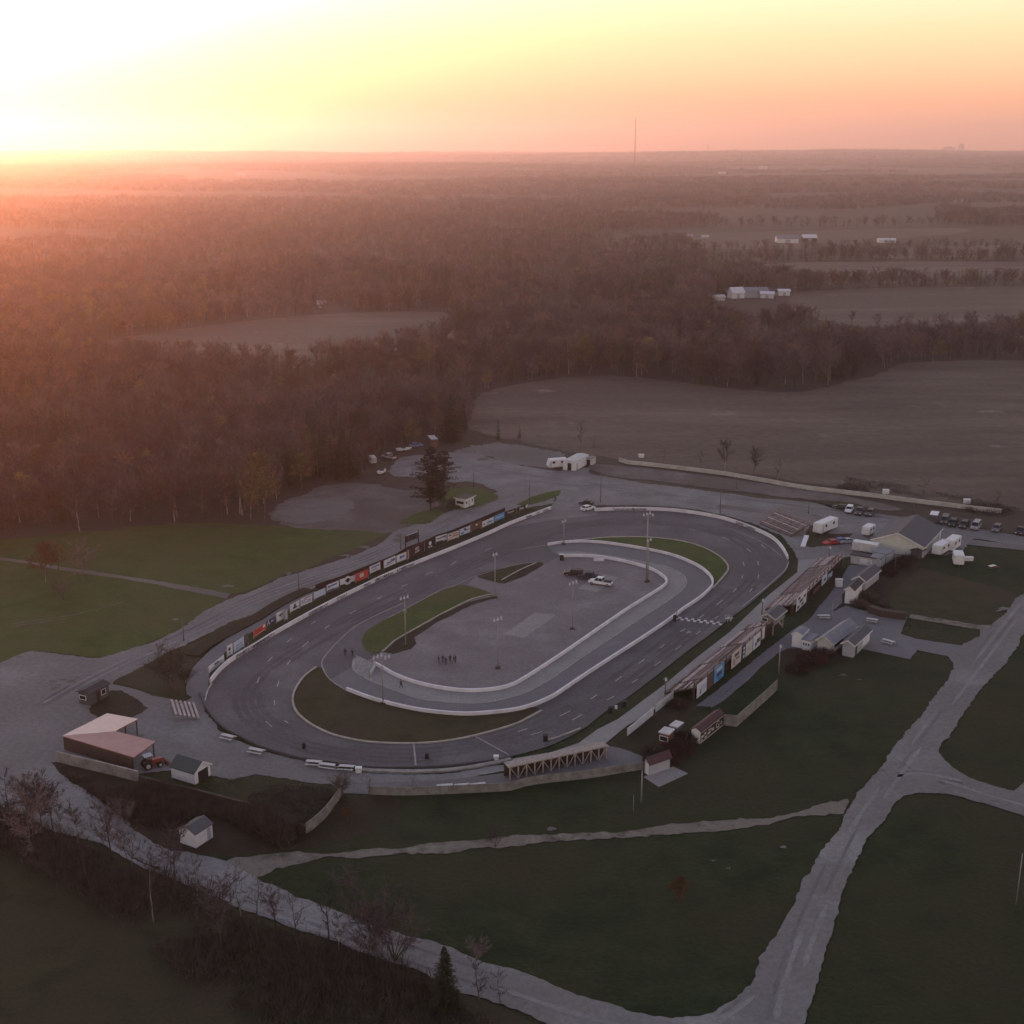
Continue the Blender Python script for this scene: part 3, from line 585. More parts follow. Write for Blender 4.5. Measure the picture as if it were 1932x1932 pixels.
path_wall('panel_fence', 'shorter lettered white panel fence next to the grandstand end', 'fence', [T7(1086, 606), T7(1150, 556), T7(1218, 500)], 1.5, .1, 'offwhite', n=1)
path_wall('dark_fence', 'long dark board fence behind the row of billboards', 'fence', [R2(0, 1120), R2(185, 1050), R2(400, 985), R2(645, 880), R2(890, 785), R2(1125, 690), R2(1330, 600), R3B(120, 640), R3B(310, 570), R3B(440, 505), R3B(570, 465), R3B(705, 410), R3B(835, 355), R3B(960, 300), R3B(1100, 240), R3B(1215, 190)], 1.75, .12, 'maroon', n=2)
path_wall('dark_fence', 'dark earth bank between the perimeter road and the apron path', 'bank', [R1(0, 1130), R1(250, 950), R1(600, 760), R1(900, 600), R1(1150, 440), R1(1400, 300), R1(1650, 190)], .35, 3.2, 'brush', n=3)
path_wall('hedge_bank', 'dark brown earth bank behind the picnic area east of the concession stand', 'bank', [T4(750, 1215), T4(850, 1250), T4(1040, 1275)], 1.6, 1.5, 'brownwall', n=3)

def wall_words(wall, pts, words, h, sz, m='ink'):
    """words painted on the trackside face, each set flat at its own spot"""
    for (u, v), w in words:
        q = G(u, v)
        i = min(range(len(pts) - 1), key=lambda k: (pts[k] - q).length)
        t = (pts[min(i + 1, len(pts) - 1)] - pts[max(i - 1, 0)]).normalized(); nrm = Vector((t.y, -t.x, 0))
        p = pts[i] + nrm * 0.06 - wall.location
        lettering(w, sz, m, wall, (p.x, p.y, h), math.atan2(t.y, t.x))
wall_words(wl, wl_pts, [(T2(390, 1235), 'GREEN'), (T2(450, 1205), 'RIVER'), (T2(515, 1175), 'ROOF'), (T2(610, 1125), 'STODA'), (T2(668, 1095), '7'), (T2(830, 1020), 'SPEED'), (T2(890, 990), 'EPIC'), (T2(940, 968), 'RACEWAY'),
                         (T2(1000, 940), 'Accurate'), (T2(1070, 908), '& Diesel'), (T2(1140, 880), 'SPEEDWAY'), (T2(40, 1445), 'SPEEDWAY'), (T2(110, 1402), 'AUTO')], .55, 1.0)
wall_words(wl, wl_pts, [(R1(600, 1130), 'SPRINGS'), (R1(720, 1050), 'AUTO PARTS'), (R1(840, 960), 'SPEEDWAY'), (R3B(1390, 248), 'Trophy'), (R3B(1455, 222), 'Bodies'), (R3B(1520, 200), 'CO'), (R3B(1575, 175), 'Racing')], .55, .9)
wall_words(wt, wt_pts, [(T3(790, 452), 'Tammy'), (T3(870, 450), 'Custom'), (T3(960, 450), 'Speedway'), (T3(1020, 452), 'inc'), (T3(1720, 560), 'SUNSET'), (T3(1810, 592), 'Speedway')], .55, 1.0)

# ================================================================== BILLBOARDS
def billboard(desc, bl, br, hpx, face, logo, z0=.35):
    a, b = G(*bl, z0), G(*br, z0); L = (b.xy - a.xy).length; rz = math.atan2(b.y - a.y, b.x - a.x)
    mid = G(*bl); h = ztop(mid, bl[1] - hpx * 1.0) * 0.97
    h = max(1.2, min(2.9, h))
    t = thing('billboard', desc, 'billboard', (a.x, a.y, 0), rz, 'billboards along the white track wall')
    MB().box(0, 0, z0, L, .07, z0 + h).build('panel', face, t)
    fb = MB().box(-.07, .071, 0, .07, .19, z0 + h); fb.build('post', 'timber', t)
    MB().box(L - .07, .071, 0, L + .07, .19, z0 + h).build('post', 'timber', t)
    return t, L, h, z0
def bars(t, L, h, z0, rects, m, name='logo', y=-.012):
    mb = MB()
    for x0, w0, x1, w1 in rects: mb.box(x0 * L, y, z0 + w0 * h, x1 * L, -.002, z0 + w1 * h)
    return mb.build(name, m, t)
def disc(t, L, h, z0, cx, cz, r, m, n=14, name='emblem'):
    mb = MB(); mb.prism([(cx * L + r * math.cos(2 * PI * i / n), z0 + cz * h + r * math.sin(2 * PI * i / n)) for i in range(n)], 'y', -.02, -.002); return mb.build(name, m, t)
def words(t, L, h, z0, rows):
    for s, x, z, sz, m in rows: lettering(s, sz, m, t, (x * L, -.03, z0 + z * h), 0)

b = billboard('white billboard with faint script, nearest to the open end of the track wall', R1(150, 1360), R1(365, 1185), 12.5, 'vinyl', 1); bars(*b, [(.1, .2, .8, .3), (.2, .45, .9, .52)], 'ink'); words(*b, [('Racing', .5, .7, .7, 'ink')])
b = billboard('small white billboard with one grey emblem beside a larger pale one', R1(415, 1120), R1(490, 1078), 20, 'vinyl', 1); bars(*b, [(.2, .2, .6, .3)], 'ink'); disc(*b, .4, .6, .4, 'ink')
b = billboard('pale blue white billboard with faint blue lines next to a dark slab', R1(510, 1072), R1(650, 972), 19, 'vinylblue', 1); bars(*b, [(.15, .3, .85, .36), (.2, .5, .8, .58)], 'inkblue')
b = billboard('narrow dark blank billboard slab between pale and red ones', R1(660, 968), R1(716, 922), 20, 'darkwall', 1)
b = billboard('wrinkled bright red banner hung on its frame near the wall bend', R1(795, 850), R1(960, 735), 13, 'red', 1); bars(*b, [(.1, .15, .9, .22), (.75, .5, .95, .9)], 'vinyl'); bars(*b, [(.2, .4, .6, .8)], 'redbanner', y=-.008)
b = billboard('navy billboard with a big white letter A', R1(970, 700), R1(1095, 622), 11, 'navy', 1); words(*b, [('A', .22, .5, 1.7, 'inkwhite'), ('auto', .68, .5, .6, 'inkwhite')])
b = billboard('square white billboard with a small black winged emblem', R1(1115, 632), R1(1225, 575), 17, 'vinyl', 1); bars(*b, [(.25, .55, .45, .65), (.55, .6, .8, .72)], 'ink'); disc(*b, .5, .58, .3, 'ink')
b = billboard('narrow blank grey billboard slab beside the winged emblem one', R1(1235, 602), R1(1272, 580), 18, 'greywall', 1)
b = billboard('white billboard with dark tree shaped emblem, propped low', R1(1310, 490), R1(1440, 420), 14, 'vinyl', 1); bars(*b, [(.3, .2, .7, .5), (.4, .5, .6, .85)], 'ink'); bars(*b, [(.75, .25, .95, .35)], 'inkblue', y=-.008)
b = billboard('white billboard with blue block letters and a red strip on top', R1(1460, 408), R1(1620, 335), 14, 'vinyl', 1); bars(*b, [(.55, .2, .92, .3), (.55, .42, .92, .52)], 'inkblue'); bars(*b, [(.3, .8, .9, .92)], 'inkred', y=-.008); words(*b, [('KC', .28, .5, 1.2, 'inkblue')])
b = billboard('plain pale blue billboard with hardly visible print', R1(1650, 308), R1(1810, 235), 13, 'vinylblue', 1); bars(*b, [(.1, .0, .95, .08)], 'ink')
b = billboard('white billboard with dark blue script beginning with a loop', R2(185, 1110), R2(375, 1030), 11.5, 'vinyl', 1); disc(*b, .15, .6, .35, 'inkblue'); bars(*b, [(.25, .5, .85, .75)], 'inkblue'); bars(*b, [(.05, .0, .6, .1)], 'navy', y=-.008)
b = billboard('wide white billboard with black winged badge and a round bulge', R2(400, 1012), R2(645, 940), 11, 'vinyl', 1); disc(*b, .5, .45, 1.1, 'vinyl'); bars(*b, [(.3, .45, .7, .62)], 'ink', y=-.03); disc(*b, .5, .5, .55, 'black', name='badge').location.y = -.015
b = billboard('red billboard with a white figure patch in the middle', R2(660, 962), R2(865, 880), 16, 'redbanner', 1); bars(*b, [(.3, .35, .62, .8)], 'vinyltan'); bars(*b, [(.6, .4, .75, .9)], 'red', y=-.008)
b = billboard('white billboard with dark italic heading and grey small print', R2(890, 822), R2(1060, 745), 13.5, 'vinyl', 1); bars(*b, [(.12, .6, .9, .8)], 'inkblue'); bars(*b, [(.15, .2, .75, .26), (.15, .36, .7, .42)], 'ink', y=-.008)
b = billboard('white billboard with blue smudge logo and a black underline', R2(1125, 737), R2(1310, 652), 15, 'vinyl', 1); bars(*b, [(.1, .25, .6, .33)], 'ink'); bars(*b, [(.2, .42, .7, .6), (.6, .45, .95, .8)], 'inkblue', y=-.008)
b = billboard('white billboard with a blue shield logo left of the scoreboard', R2(1330, 645), R2(1490, 580), 14, 'vinyl', 1); bars(*b, [(.35, .45, .8, .7)], 'inkblue'); disc(*b, .4, .55, .4, 'inkblue')
b = billboard('large dark maroon billboard with white stacked letters under the scoreboard', R3B(120, 705), R3B(288, 612), 18, 'maroon', 1); words(*b, [('EPIC', .62, .62, .95, 'inkwhite'), ('RACING', .62, .3, .6, 'inkwhite')]); bars(*b, [(.0, .0, .08, .98)], 'timber')
b = billboard('black billboard with a white round leaf emblem', R3B(310, 602), R3B(420, 560), 14.5, 'black', 1); disc(*b, .55, .65, .55, 'inkwhite'); words(*b, [('Speedy', .55, .2, .6, 'inkwhite')])
b = billboard('white billboard with blurred grey heading beside the black leaf one', R3B(438, 520), R3B(560, 482), 11.5, 'vinyl', 1); bars(*b, [(.1, .5, .5, .68), (.5, .55, .95, .75)], 'ink'); bars(*b, [(.0, .0, .6, .15)], 'maroon', y=-.008)
b = billboard('cream billboard with scattered red and black print', R3B(570, 497), R3B(692, 455), 13, 'vinyltan', 1); bars(*b, [(.1, .6, .3, .8), (.45, .7, .9, .8)], 'ink'); bars(*b, [(.4, .35, .95, .5)], 'inkred', y=-.008)
b = billboard('bluish white billboard with black bird like emblem', R3B(705, 442), R3B(820, 397), 12.5, 'vinylblue', 1); bars(*b, [(.45, .5, .9, .62), (.4, .62, .6, .9)], 'ink'); bars(*b, [(.1, .15, .4, .4)], 'inkblue', y=-.008)
b = billboard('dark brown billboard with a small white slash', R3B(835, 392), R3B(945, 347), 14, 'brownboard', 1); bars(*b, [(.42, .55, .62, .75)], 'inkwhite')
b = billboard('white billboard with blue corner marks left of the bright blue one', R3B(958, 347), R3B(1085, 290), 11, 'vinyl', 1); bars(*b, [(.1, .3, .2, .6), (.3, .15, .8, .22)], 'ink'); bars(*b, [(.4, .35, .9, .6)], 'inkblue', y=-.008)
b = billboard('bright blue billboard with white script', R3B(1095, 283), R3B(1205, 235), 11, 'blue', 1); bars(*b, [(.15, .45, .9, .62)], 'vinylblue')
b = billboard('black billboard with one white word near the wall gap', R3B(1215, 218), R3B(1338, 172), 8, 'black', 1); words(*b, [('Pinewood', .5, .5, .75, 'inkwhite')])
b = billboard('dark billboard with bold white word, nearest to the wall gap', R3B(1350, 168), R3B(1475, 122), 7.5, 'black', 1); words(*b, [('Jeep', .4, .5, 1.2, 'inkwhite')]); bars(*b, [(.75, .1, .97, .9)], 'vinyltan')

p0, p1 = G(*R3B(108, 640)), G(*R3B(252, 585)); L = (p1 - p0).length
t = thing('scoreboard', 'dark scoreboard on two posts rising above the maroon billboard', 'scoreboard', p0, math.atan2(p1.y - p0.y, p1.x - p0.x))
MB().box(.1, .25, 2.9, L - .1, .5, 4.7).build('display', 'maroon', t)
MB().box(-.1, .27, 0, .1, .47, 4.6).build('post', 'black', t); MB().box(L - .1, .27, 0, L + .1, .47, 5.0).build('post', 'black', t)
for i in range(4): bars(t, L, 1.8, 2.9, [(.12 + .2 * i, .55, .22 + .2 * i, .85)], 'ink', 'digit_window', y=.235); bars(t, L, 1.8, 2.9, [(.12 + .2 * i, .15, .22 + .2 * i, .4)], 'ink', 'digit_window', y=.235)
MB().box(.1, .24, 4.55, L - .1, .249, 4.7).build('top_strip', 'vinyl', t)
# ================================================================== BUILDINGS
def bld(name, label, cat, near, left, right, wh, rh, ridge, wm, rm, over=.35, opens=(), group=None, z=0.0, flat=False, ly=None, lx=None, trim=None):
    n, l, r = G(*near, z), G(*left, z), G(*right, z)
    ex = (r - n); Lx = lx or ex.length; ex.normalize(); ey = Vector((-ex.y, ex.x, 0)); Ly = ly or max(1.2, abs((l - n).dot(ey)))
    t = thing(name, label, cat, (n.x, n.y, 0), math.atan2(ex.y, ex.x), group)
    mb = MB()
    if flat or rh <= wh:
        mb.box(0, 0, z, Lx, Ly, wh); mb.build('wall', wm, t)
        MB().box(-over, -over, wh, Lx + over, Ly + over, wh + .22).build('roof', rm, t)
        if trim: MB().box(-over - .02, -over - .02, wh + .02, Lx + over + .02, -over - .001, wh + .25).build('fascia', trim, t); MB().box(-over - .02, -over, wh + .02, -over - .001, Ly + over, wh + .25).build('fascia', trim, t)
    else:
        k = .16
        if ridge == 'x':
            mb.prism([(0, z), (Ly, z), (Ly, wh), (Ly / 2, rh), (0, wh)], 'x', 0, Lx); mb.build('wall', wm, t)
            s = (rh - wh) / (Ly / 2); e = over
            rf = MB(); rf.prism([(-e, wh - s * e), (Ly / 2, rh), (Ly / 2, rh + k), (-e, wh - s * e + k)], 'x', -over, Lx + over)
            rf.prism([(Ly + e, wh - s * e), (Ly + e, wh - s * e + k), (Ly / 2, rh + k), (Ly / 2, rh)], 'x', -over, Lx + over); rf.build('roof', rm, t)
            if trim: MB().prism([(-e, wh - s * e - .12), (Ly / 2, rh - .12), (Ly + e, wh - s * e - .12), (Ly + e, wh - s * e + k + .02), (Ly / 2, rh + k + .02), (-e, wh - s * e + k + .02)], 'x', -over - .04, -over - .005).build('gable_trim', trim, t); MB().box(-over, -e - .04, wh - s * e - .1, Lx + over, -e - .005, wh - s * e + k + .02).build('eave_trim', trim, t)
        else:
            mb.prism([(0, z), (Lx, z), (Lx, wh), (Lx / 2, rh), (0, wh)], 'y', 0, Ly); mb.build('wall', wm, t)
            s = (rh - wh) / (Lx / 2); e = over
            rf = MB(); rf.prism([(-e, wh - s * e), (Lx / 2, rh), (Lx / 2, rh + k), (-e, wh - s * e + k)], 'y', -over, Ly + over)
            rf.prism([(Lx + e, wh - s * e), (Lx + e, wh - s * e + k), (Lx / 2, rh + k), (Lx / 2, rh)], 'y', -over, Ly + over); rf.build('roof', rm, t)
            if trim: MB().prism([(-e, wh - s * e - .12), (Lx / 2, rh - .12), (Lx + e, wh - s * e - .12), (Lx + e, wh - s * e + k + .02), (Lx / 2, rh + k + .02), (-e, wh - s * e + k + .02)], 'y', -over - .04, -over - .005).build('gable_trim', trim, t)
    for kind, face, a0, z0, a1, z1, m in opens:
        q = MB(); L = Lx if face == 'F' else Ly; b0, b1 = a0 * L, a1 * L
        q.box(b0, -.05, z + z0, b1, -.004, z + z1) if face == 'F' else q.box(-.05, b0, z + z0, -.004, b1, z + z1)
        o = q.build(kind, m, t)
        if kind == 'window':
            f = MB(); w = .10
            for c in ((b0 - w, z0 - w, b1 + w, z0), (b0 - w, z1, b1 + w, z1 + w), (b0 - w, z0, b0, z1), (b1, z0, b1 + w, z1)):
                f.box(c[0], -.08, z + c[1], c[2], -.003, z + c[3]) if face == 'F' else f.box(-.08, c[0], z + c[1], -.003, c[2], z + c[3])
            f.build('frame', 'white', o)
    t['_d'] = 0; del t['_d']
    return t, Lx, Ly

bld('cabin', 'dark grey cabin with white trimmed windows beside the gravel yard', 'cabin', T5(682, 218), T5(588, 205), T5(825, 140), 2.5, 2.9, 'x', 'darkwall', 'darkroof', .3,
    [('window', 'E', .35, 1.1, .9, 1.8, 'glass'), ('window', 'F', .62, 1.0, .82, 1.9, 'glass'), ('door', 'F', .36, 0, .52, 2.0, 'black')])
bld('garage', 'small white garage with dark green roof by the yard edge', 'garage', T5(1473, 812), T5(1285, 765), T5(1590, 740), 2.1, 3.3, 'y', 'white', 'greenroof', .25, [('door', 'F', .22, 0, .85, 1.9, 'black')], trim='white')
bld('garden_shed', 'white shed with dark grey roof alone beside the lower road', 'shed', T5(1480, 1292), T5(1357, 1252), T5(1608, 1208), 2.3, 3.1, 'x', 'white', 'shingle', .15, [('door', 'F', .68, 0, .88, 2.05, 'greywall')])
bld('kiosk', 'small white kiosk with flat brown roof near the two tall pines', 'kiosk', T2(1580, 430), T2(1520, 412), T2(1645, 402), 2.6, 0, 'x', 'white', 'shinglebrown', .45, [('window', 'E', .15, 1.1, .9, 1.9, 'glass'), ('window', 'F', .06, 1.2, .2, 2.0, 'glass'), ('window', 'F', .72, 1.2, .85, 2.1, 'glass'), ('door', 'F', .4, 0, .52, 2.0, 'greywall')], flat=True, trim='white')
bld('workshop', 'long white metal workshop with open dark doorway at the back of the paddock', 'workshop', T3(475, 148), T3(370, 145), T3(578, 92), 2.9, 3.2, 'x', 'white', 'offwhite', .1, [('door', 'E', .3, 0, .62, 2.4, 'black'), ('door', 'F', .1, 0, .2, 2.2, 'greywall')])
bld('annex', 'low pale annex with dark door at the far end of the long white workshop', 'annex', T3(600, 106), T3(560, 104), T3(632, 88), 2.2, 0, 'x', 'offwhite', 'greyroof', .1, [('door', 'E', .3, 0, .95, 1.9, 'black')], flat=True)
bld('clubhouse', 'large cream building with broad dark gable roof', 'building', T4(1168, 806), T4(795, 728), T4(1302, 660), 2.9, 5.6, 'x', 'cream', 'shingle', .35, [('door', 'F', .8, 0, .9, 2.1, 'greywall')], trim='white')
bld('booth', 'narrow white gabled booth behind the far grandstand', 'booth', T4(640, 1156), T4(575, 1146), T4(705, 1090), 3.4, 4.1, 'x', 'white', 'darkroof', .3, trim='white')
bld('canteen', 'long grey shingled canteen roof with white eaves next to the narrow booth', 'canteen', T4(728, 1052), T4(640, 1035), T4(835, 965), 2.5, 3.4, 'x', 'greywall', 'shingle', .4, trim='white')
bld('concession_stand', 'wide grey roofed concession stand in the middle of the forecourt', 'stand', T4(475, 1532), T4(385, 1495), T4(655, 1400), 2.6, 3.7, 'x', 'offwhite', 'greyroof', .45, [('window', 'F', .1, 1.0, .5, 1.9, 'black')], trim='offwhite')
bld('storage_hut', 'pale box hut with light roof at the corner of the forecourt', 'hut', T4(252, 1488), T4(180, 1470), T4(300, 1440), 2.9, 3.3, 'x', 'white', 'greyroof', .15, trim='white')
bld('ticket_office', 'low white office with three small dark windows under the concession roof', 'office', T4(318, 1508), T4(255, 1492), T4(372, 1462), 2.2, 0, 'x', 'white', 'greyroof', .15, [('window', 'E', .12, 1.1, .28, 1.6, 'glass'), ('window', 'E', .42, 1.1, .58, 1.6, 'glass'), ('window', 'E', .7, 1.1, .86, 1.6, 'glass')], flat=True)
bld('washroom', 'grey white washroom block with long grey roof and a white board on its side', 'washroom', T4(640, 1557), T4(556, 1540), T4(765, 1440), 2.8, 3.5, 'x', 'greywall', 'shingle', .35, [('door', 'F', .12, 0, .22, 2.1, 'black'), ('board', 'F', .55, .6, .98, 2.5, 'white')], trim='white')
bld('hut', 'dark roofed hut with white lettered board along its side', 'hut', T7(1418, 846), T7(1352, 826), T7(1592, 706), 2.4, 2.9, 'x', 'white', 'maroonroof', .15, [('sign_board', 'F', .01, .1, .99, 2.2, 'black')])
hutt = [o for o in COL.objects if o.name.startswith('hut')][0]
hb = [o for o in hutt.children if o.name.startswith('sign_board')][0]
hl = (G(*T7(1592, 706)) - G(*T7(1418, 846))).length
for x0, z0, x1, z1 in ((.03, .95, .14, 1.35), (.03, .45, .09, .7), (.15, 1.2, .24, 1.6), (.17, .5, .28, .75), (.30, .7, .42, 1.1), (.34, 1.25, .47, 1.55), (.48, .8, .58, 1.3), (.02, .12, .98, .28), (.02, 1.98, .98, 2.1)):
    MB().box(x0 * hl, -.085, z0, x1 * hl, -.051, z1).build('painted_mark', 'vinyltan', hutt)
lettering('G', 2.0, 'vinyltan', hb, (.74 * hl, -.07, 1.1), 0); lettering('o', 1.3, 'vinyltan', hb, (.9 * hl, -.07, 1.1), 0)
bld('pump_house', 'grey hut with dark roof and white door on a concrete pad', 'hut', T7(1037, 1084), T7(995, 1062), T7(1190, 1030), 2.3, 3.0, 'x', 'greywall', 'maroonroof', .3, [('door', 'E', .15, 0, .75, 2.0, 'white')])
bld('stall', 'white topped box stall nearest the red shrubs', 'stall', T7(1178, 868), T7(1112, 848), T7(1218, 830), 2.3, 0, 'x', 'rust', 'offwhite', .15, [('window', 'E', .1, 1.0, .9, 1.8, 'black')], flat=True)
bld('stall', 'second white topped box stall between the first stall and the hut', 'stall', T7(1240, 810), T7(1190, 795), T7(1285, 775), 2.2, 0, 'x', 'darkwall', 'offwhite', .15, flat=True)
bld('low_building', 'low pale building with two white panels and dark awning beside the stand', 'building', T4(840, 882), T4(760, 872), T4(880, 855), 2.4, 0, 'x', 'greywall', 'greyroof', .1, flat=True)
bld('low_building', 'long low pale wall building with dark strip awning behind the far grandstand', 'building', T4(845, 880), T4(620, 845), T4(862, 862), 2.2, 0, 'x', 'offwhite', 'darkroof', .2, [('panel', 'E', .08, .5, .32, 1.7, 'white'), ('panel', 'E', .45, .5, .68, 1.7, 'white')], flat=True)
bld('shelter', 'pale blue flat roofed shelter between the low building and the clubhouse', 'shelter', T4(890, 845), T4(780, 822), T4(945, 815), 2.3, 0, 'x', 'greywall', 'greyroof', .2, flat=True)
bld('roofed_porch', 'dark roofed lean-to porch at the front corner of the clubhouse', 'porch', T4(1140, 815), T4(1075, 800), T4(1180, 795), 2.0, 2.4, 'x', 'darkwall', 'darkroof', .3)

# red roofed L-shaped shed
def pavilion():
    zo, zi = 2.45, 3.05
    A, inner, e1, i1, e2, i2 = (G(*T5(x, y), z) for x, y, z in ((468, 448, zo), (870, 412, zi), (810, 277, zo), (1045, 320, zi), (1010, 611, zo), (1176, 490, zi)))
    t = thing('pavilion', 'open L-shaped shed with red metal roof', 'shed', (A.x, A.y, 0), 0)
    L = lambda p, z: (p.x - A.x, p.y - A.y, z)
    def slab(ps, name):
        MB().hexa([L(p, z) for p, z in ps] + [L(p, z + .16) for p, z in ps]).build(name, 'redroof', t)
    slab([(A, zo), (inner, zi), (i1, zi), (e1, zo)], 'roof_panel')
    slab([(A, zo), (e2, zo), (i2, zi), (inner, zi)], 'roof_panel')
    def wall(p, q, h0, h1):
        a, b = Vector(L(p, 0)), Vector(L(q, 0)); d = (b - a).normalized(); n = Vector((-d.y, d.x, 0)) * .15
        MB().hexa([a, b, b + n, a + n, a + Vector((0, 0, h0)), b + Vector((0, 0, h1)), b + n + Vector((0, 0, h1)), a + n + Vector((0, 0, h0))]).build('wall', 'brownwall', t)
    wall(A.lerp(e2, .02), e2.lerp(A, .02), zo - .03, zo - .03); wall(e1.lerp(A, .02), A.lerp(e1, .02), zo - .03, zo - .03)
    for p, h in ((i1, 2.95), (inner, 2.95), (i2, 2.95), (inner.lerp(i1, .5), 2.95), (inner.lerp(i2, .5), 2.95)):
        q = L(p.lerp(A, .03), 0); MB().box(q[0] - .09, q[1] - .09, 0, q[0] + .09, q[1] + .09, h).build('post', 'brownwall', t)
pavilion()

# ---- timber frame walkway at the near bend
def timber_frame():
    a, b = G(*T7(-15, 1118)), G(*T7(712, 957)); L = (b - a).length
    t = thing('timber_walkway', 'raised timber walkway on braced posts at the near bend', 'walkway', a, math.atan2(b.y - a.y, b.x - a.x))
    n = 13; H = 2.3
    for i in range(n):
        x = L * i / (n - 1); MB().box(x - .1, -.1, 0, x + .1, .1, H).build('post', 'timber', t)
        if i < n - 1:
            x2 = L * (i + 1) / (n - 1)
            (MB().bar((x + .1, 0, .1), (x2 - .1, 0, H - .1), .12) if i % 2 else MB().bar((x + .1, 0, H - .1), (x2 - .1, 0, .1), .12)).build('brace', 'timber', t)
    MB().box(-.3, -.16, H, L + .3, .16, H + .25).build('beam', 'timber', t)
    MB().box(-.3, .16, H, L + .3, 1.9, H + .14).build('deck', 'timber', t)
    MB().box(-.3, 1.6, 0, L + .3, 1.8, H - .003).build('back_wall', 'brownwall', t)
timber_frame()

# ================================================================== GRANDSTANDS
def frame_of(a, b):
    ex = (b - a).normalized(); ny = Vector((ex.y, -ex.x, 0)); return ex, ny          # ny points away from the track (to the right of travel)
def stand(label, a, b, stair_front, stair_top, rows, before=4.0, after=0.0, stairs=(), group='grandstands'):
    """a-b: foot of the front row; one stair's foot and head in the photo give depth and height"""
    ex, ny = frame_of(a, b)
    A = G(*stair_front, .3); lo, hi = 0.2, 12.0
    f = lambda z: (G(*stair_top, z) - A).dot(ex)
    for _ in range(50):
        mid = (lo + hi) / 2
        if f(lo) * f(mid) <= 0: hi = mid
        else: lo = mid
    H = lo; D = (G(*stair_top, H) - A).dot(ny)
    H = min(max(H, 2.2), 4.2); D = min(max(D, 5), 11)
    o = a - ex * before; L = (b - a).length + before + after
    rz = math.atan2(ex.y, ex.x)
    t = thing('grandstand', label, 'grandstand', o, rz, group)
    # local: x along, back rows at -y
    run, rise = D / rows, (H - .45) / (rows - 1)
    cuts = sorted([(G(*s, .3) - o).dot(ex) for s in stairs] + [0, L])
    secs = [(cuts[i] + .5, cuts[i + 1] - .5) for i in range(len(cuts) - 1) if cuts[i + 1] - cuts[i] > 2]
    for r in range(rows):
        y = -(r + .5) * run; z = .45 + r * rise
        for x0, x1 in secs:
            m = 'seatpale' if random.random() < .25 else 'brownwall' if random.random() < .12 else 'seat'
            MB().box(x0, y - .15, z, x1, y + .15, z + .06).build('seat_row', m, t)
        MB().box(.3, y - .46, z - .36, L - .3, y + .05, z - .30).build('foot_board', 'timber' if r % 3 else 'brownwall', t)
    for k in range(int(L / 3) + 1):
        x = min(L - .15, .15 + k * 3); q = MB()
        q.prism([(-.1, 0), (-.1, .35), (-D, H - .1), (-D, H - .35), (-.4, 0)], 'x', x - .06, x + .06); q.build('stringer', 'brownwall', t)
        MB().box(x - .07, -D - .07, 0, x + .07, -D + .07, H + .9).build('post', 'brownwall', t)
    for s in stairs:
        x = (G(*s, .3) - o).dot(ex)
        q = MB().prism([(0, .3), (-D, H + .05), (-D, H - .05), (0, .2)], 'x', x - .42, x + .42); q.build('aisle', 'brownwall', t)
    MB().box(0, -D - .1, H + .75, L, -D - .02, H + .87).build('rail', 'seat', t)
    MB().box(0, -D - .05, H + .25, L, -D - .01, H + .33).build('rail', 'seat', t)
    MB().box(.2, -D + .35, 0, L - .2, -D + .45, H - .55).build('back_skirt', 'maroon', t)
    return t, o, ex, ny, D, H, L

s1 = stand('long grandstand of weathered benches with white and blue banners on its back', G(*R4(240, 1258), .3), G(*R4(1500, 245), .3), R4(610, 943), R4(1090, 852), 10, 4.5, -1.0, [R4(240, 1258), R4(610, 943), R4(970, 655), R4(1340, 372)])
s2 = stand('farther grandstand of weathered benches running from the press box to the cluttered yard', G(*R5(190, 862), .3), G(*R5(870, 225), .3), R5(390, 700), R5(740, 640), 11, 0, 0, [R5(390, 700), R5(760, 352)])
print('stands', [round(x, 2) for x in (s1[4], s1[5], s1[6], s2[4], s2[5], s2[6])])

def plane_hit(S, px, off=.22):
    t, o, ex, ny, D, H, L = S
    P0 = o + ny * (D + off); d = ray(*px); C = Vector((0, 0, CAMH)); k = (P0 - C).dot(ny) / d.dot(ny); p = C + d * k
    return (p - o).dot(ex), p.z, p
def banner(S, label, bl, br, tl_, m, extra=None):
    x0, z0, p = plane_hit(S, bl); x1, _, _ = plane_hit(S, br); _, z1, _ = plane_hit(S, tl_)
    t, o, ex, ny, D, H, L = S
    z0 = max(.15, z0); z1 = max(z0 + 1.0, min(z1, H + 1.0))
    base = o + ny * (D + .16) + ex * x0
    b = thing('banner', label, 'banner', base, math.atan2(ex.y, ex.x), 'banners hung on the grandstand backs')
    w = x1 - x0; MB().box(0, -.05, z0, w, 0, z1).build('sheet', m, b)
    if extra: extra(b, w, z0, z1)
def bmarks(rects, m, name='logo', y0=-.075):
    def f(b, w, z0, z1):
        for x0, a0, x1, a1 in rects: MB().box(x0 * w, y0, z0 + a0 * (z1 - z0), x1 * w, -.052, z0 + a1 * (z1 - z0)).build(name, m, b)
    return f
def both(*fs): return lambda *a: [f(*a) for f in fs]
banner(s1, 'tall white banner with a loose folded flap, nearest to the lettered panel fence', R4(615, 1528), R4(775, 1415), R4(615, 1275), 'vinyl', both(bmarks([(.45, .25, .95, .75)], 'vinylblue', 'flap', -.14), bmarks([(.3, .1, .4, .5)], 'inkblue')))
banner(s1, 'faded brown banner with a dark band between white and blue banners', R4(785, 1355), R4(890, 1270), R4(785, 1160), 'brownboard', bmarks([(.1, .75, .9, .9)], 'ink'))
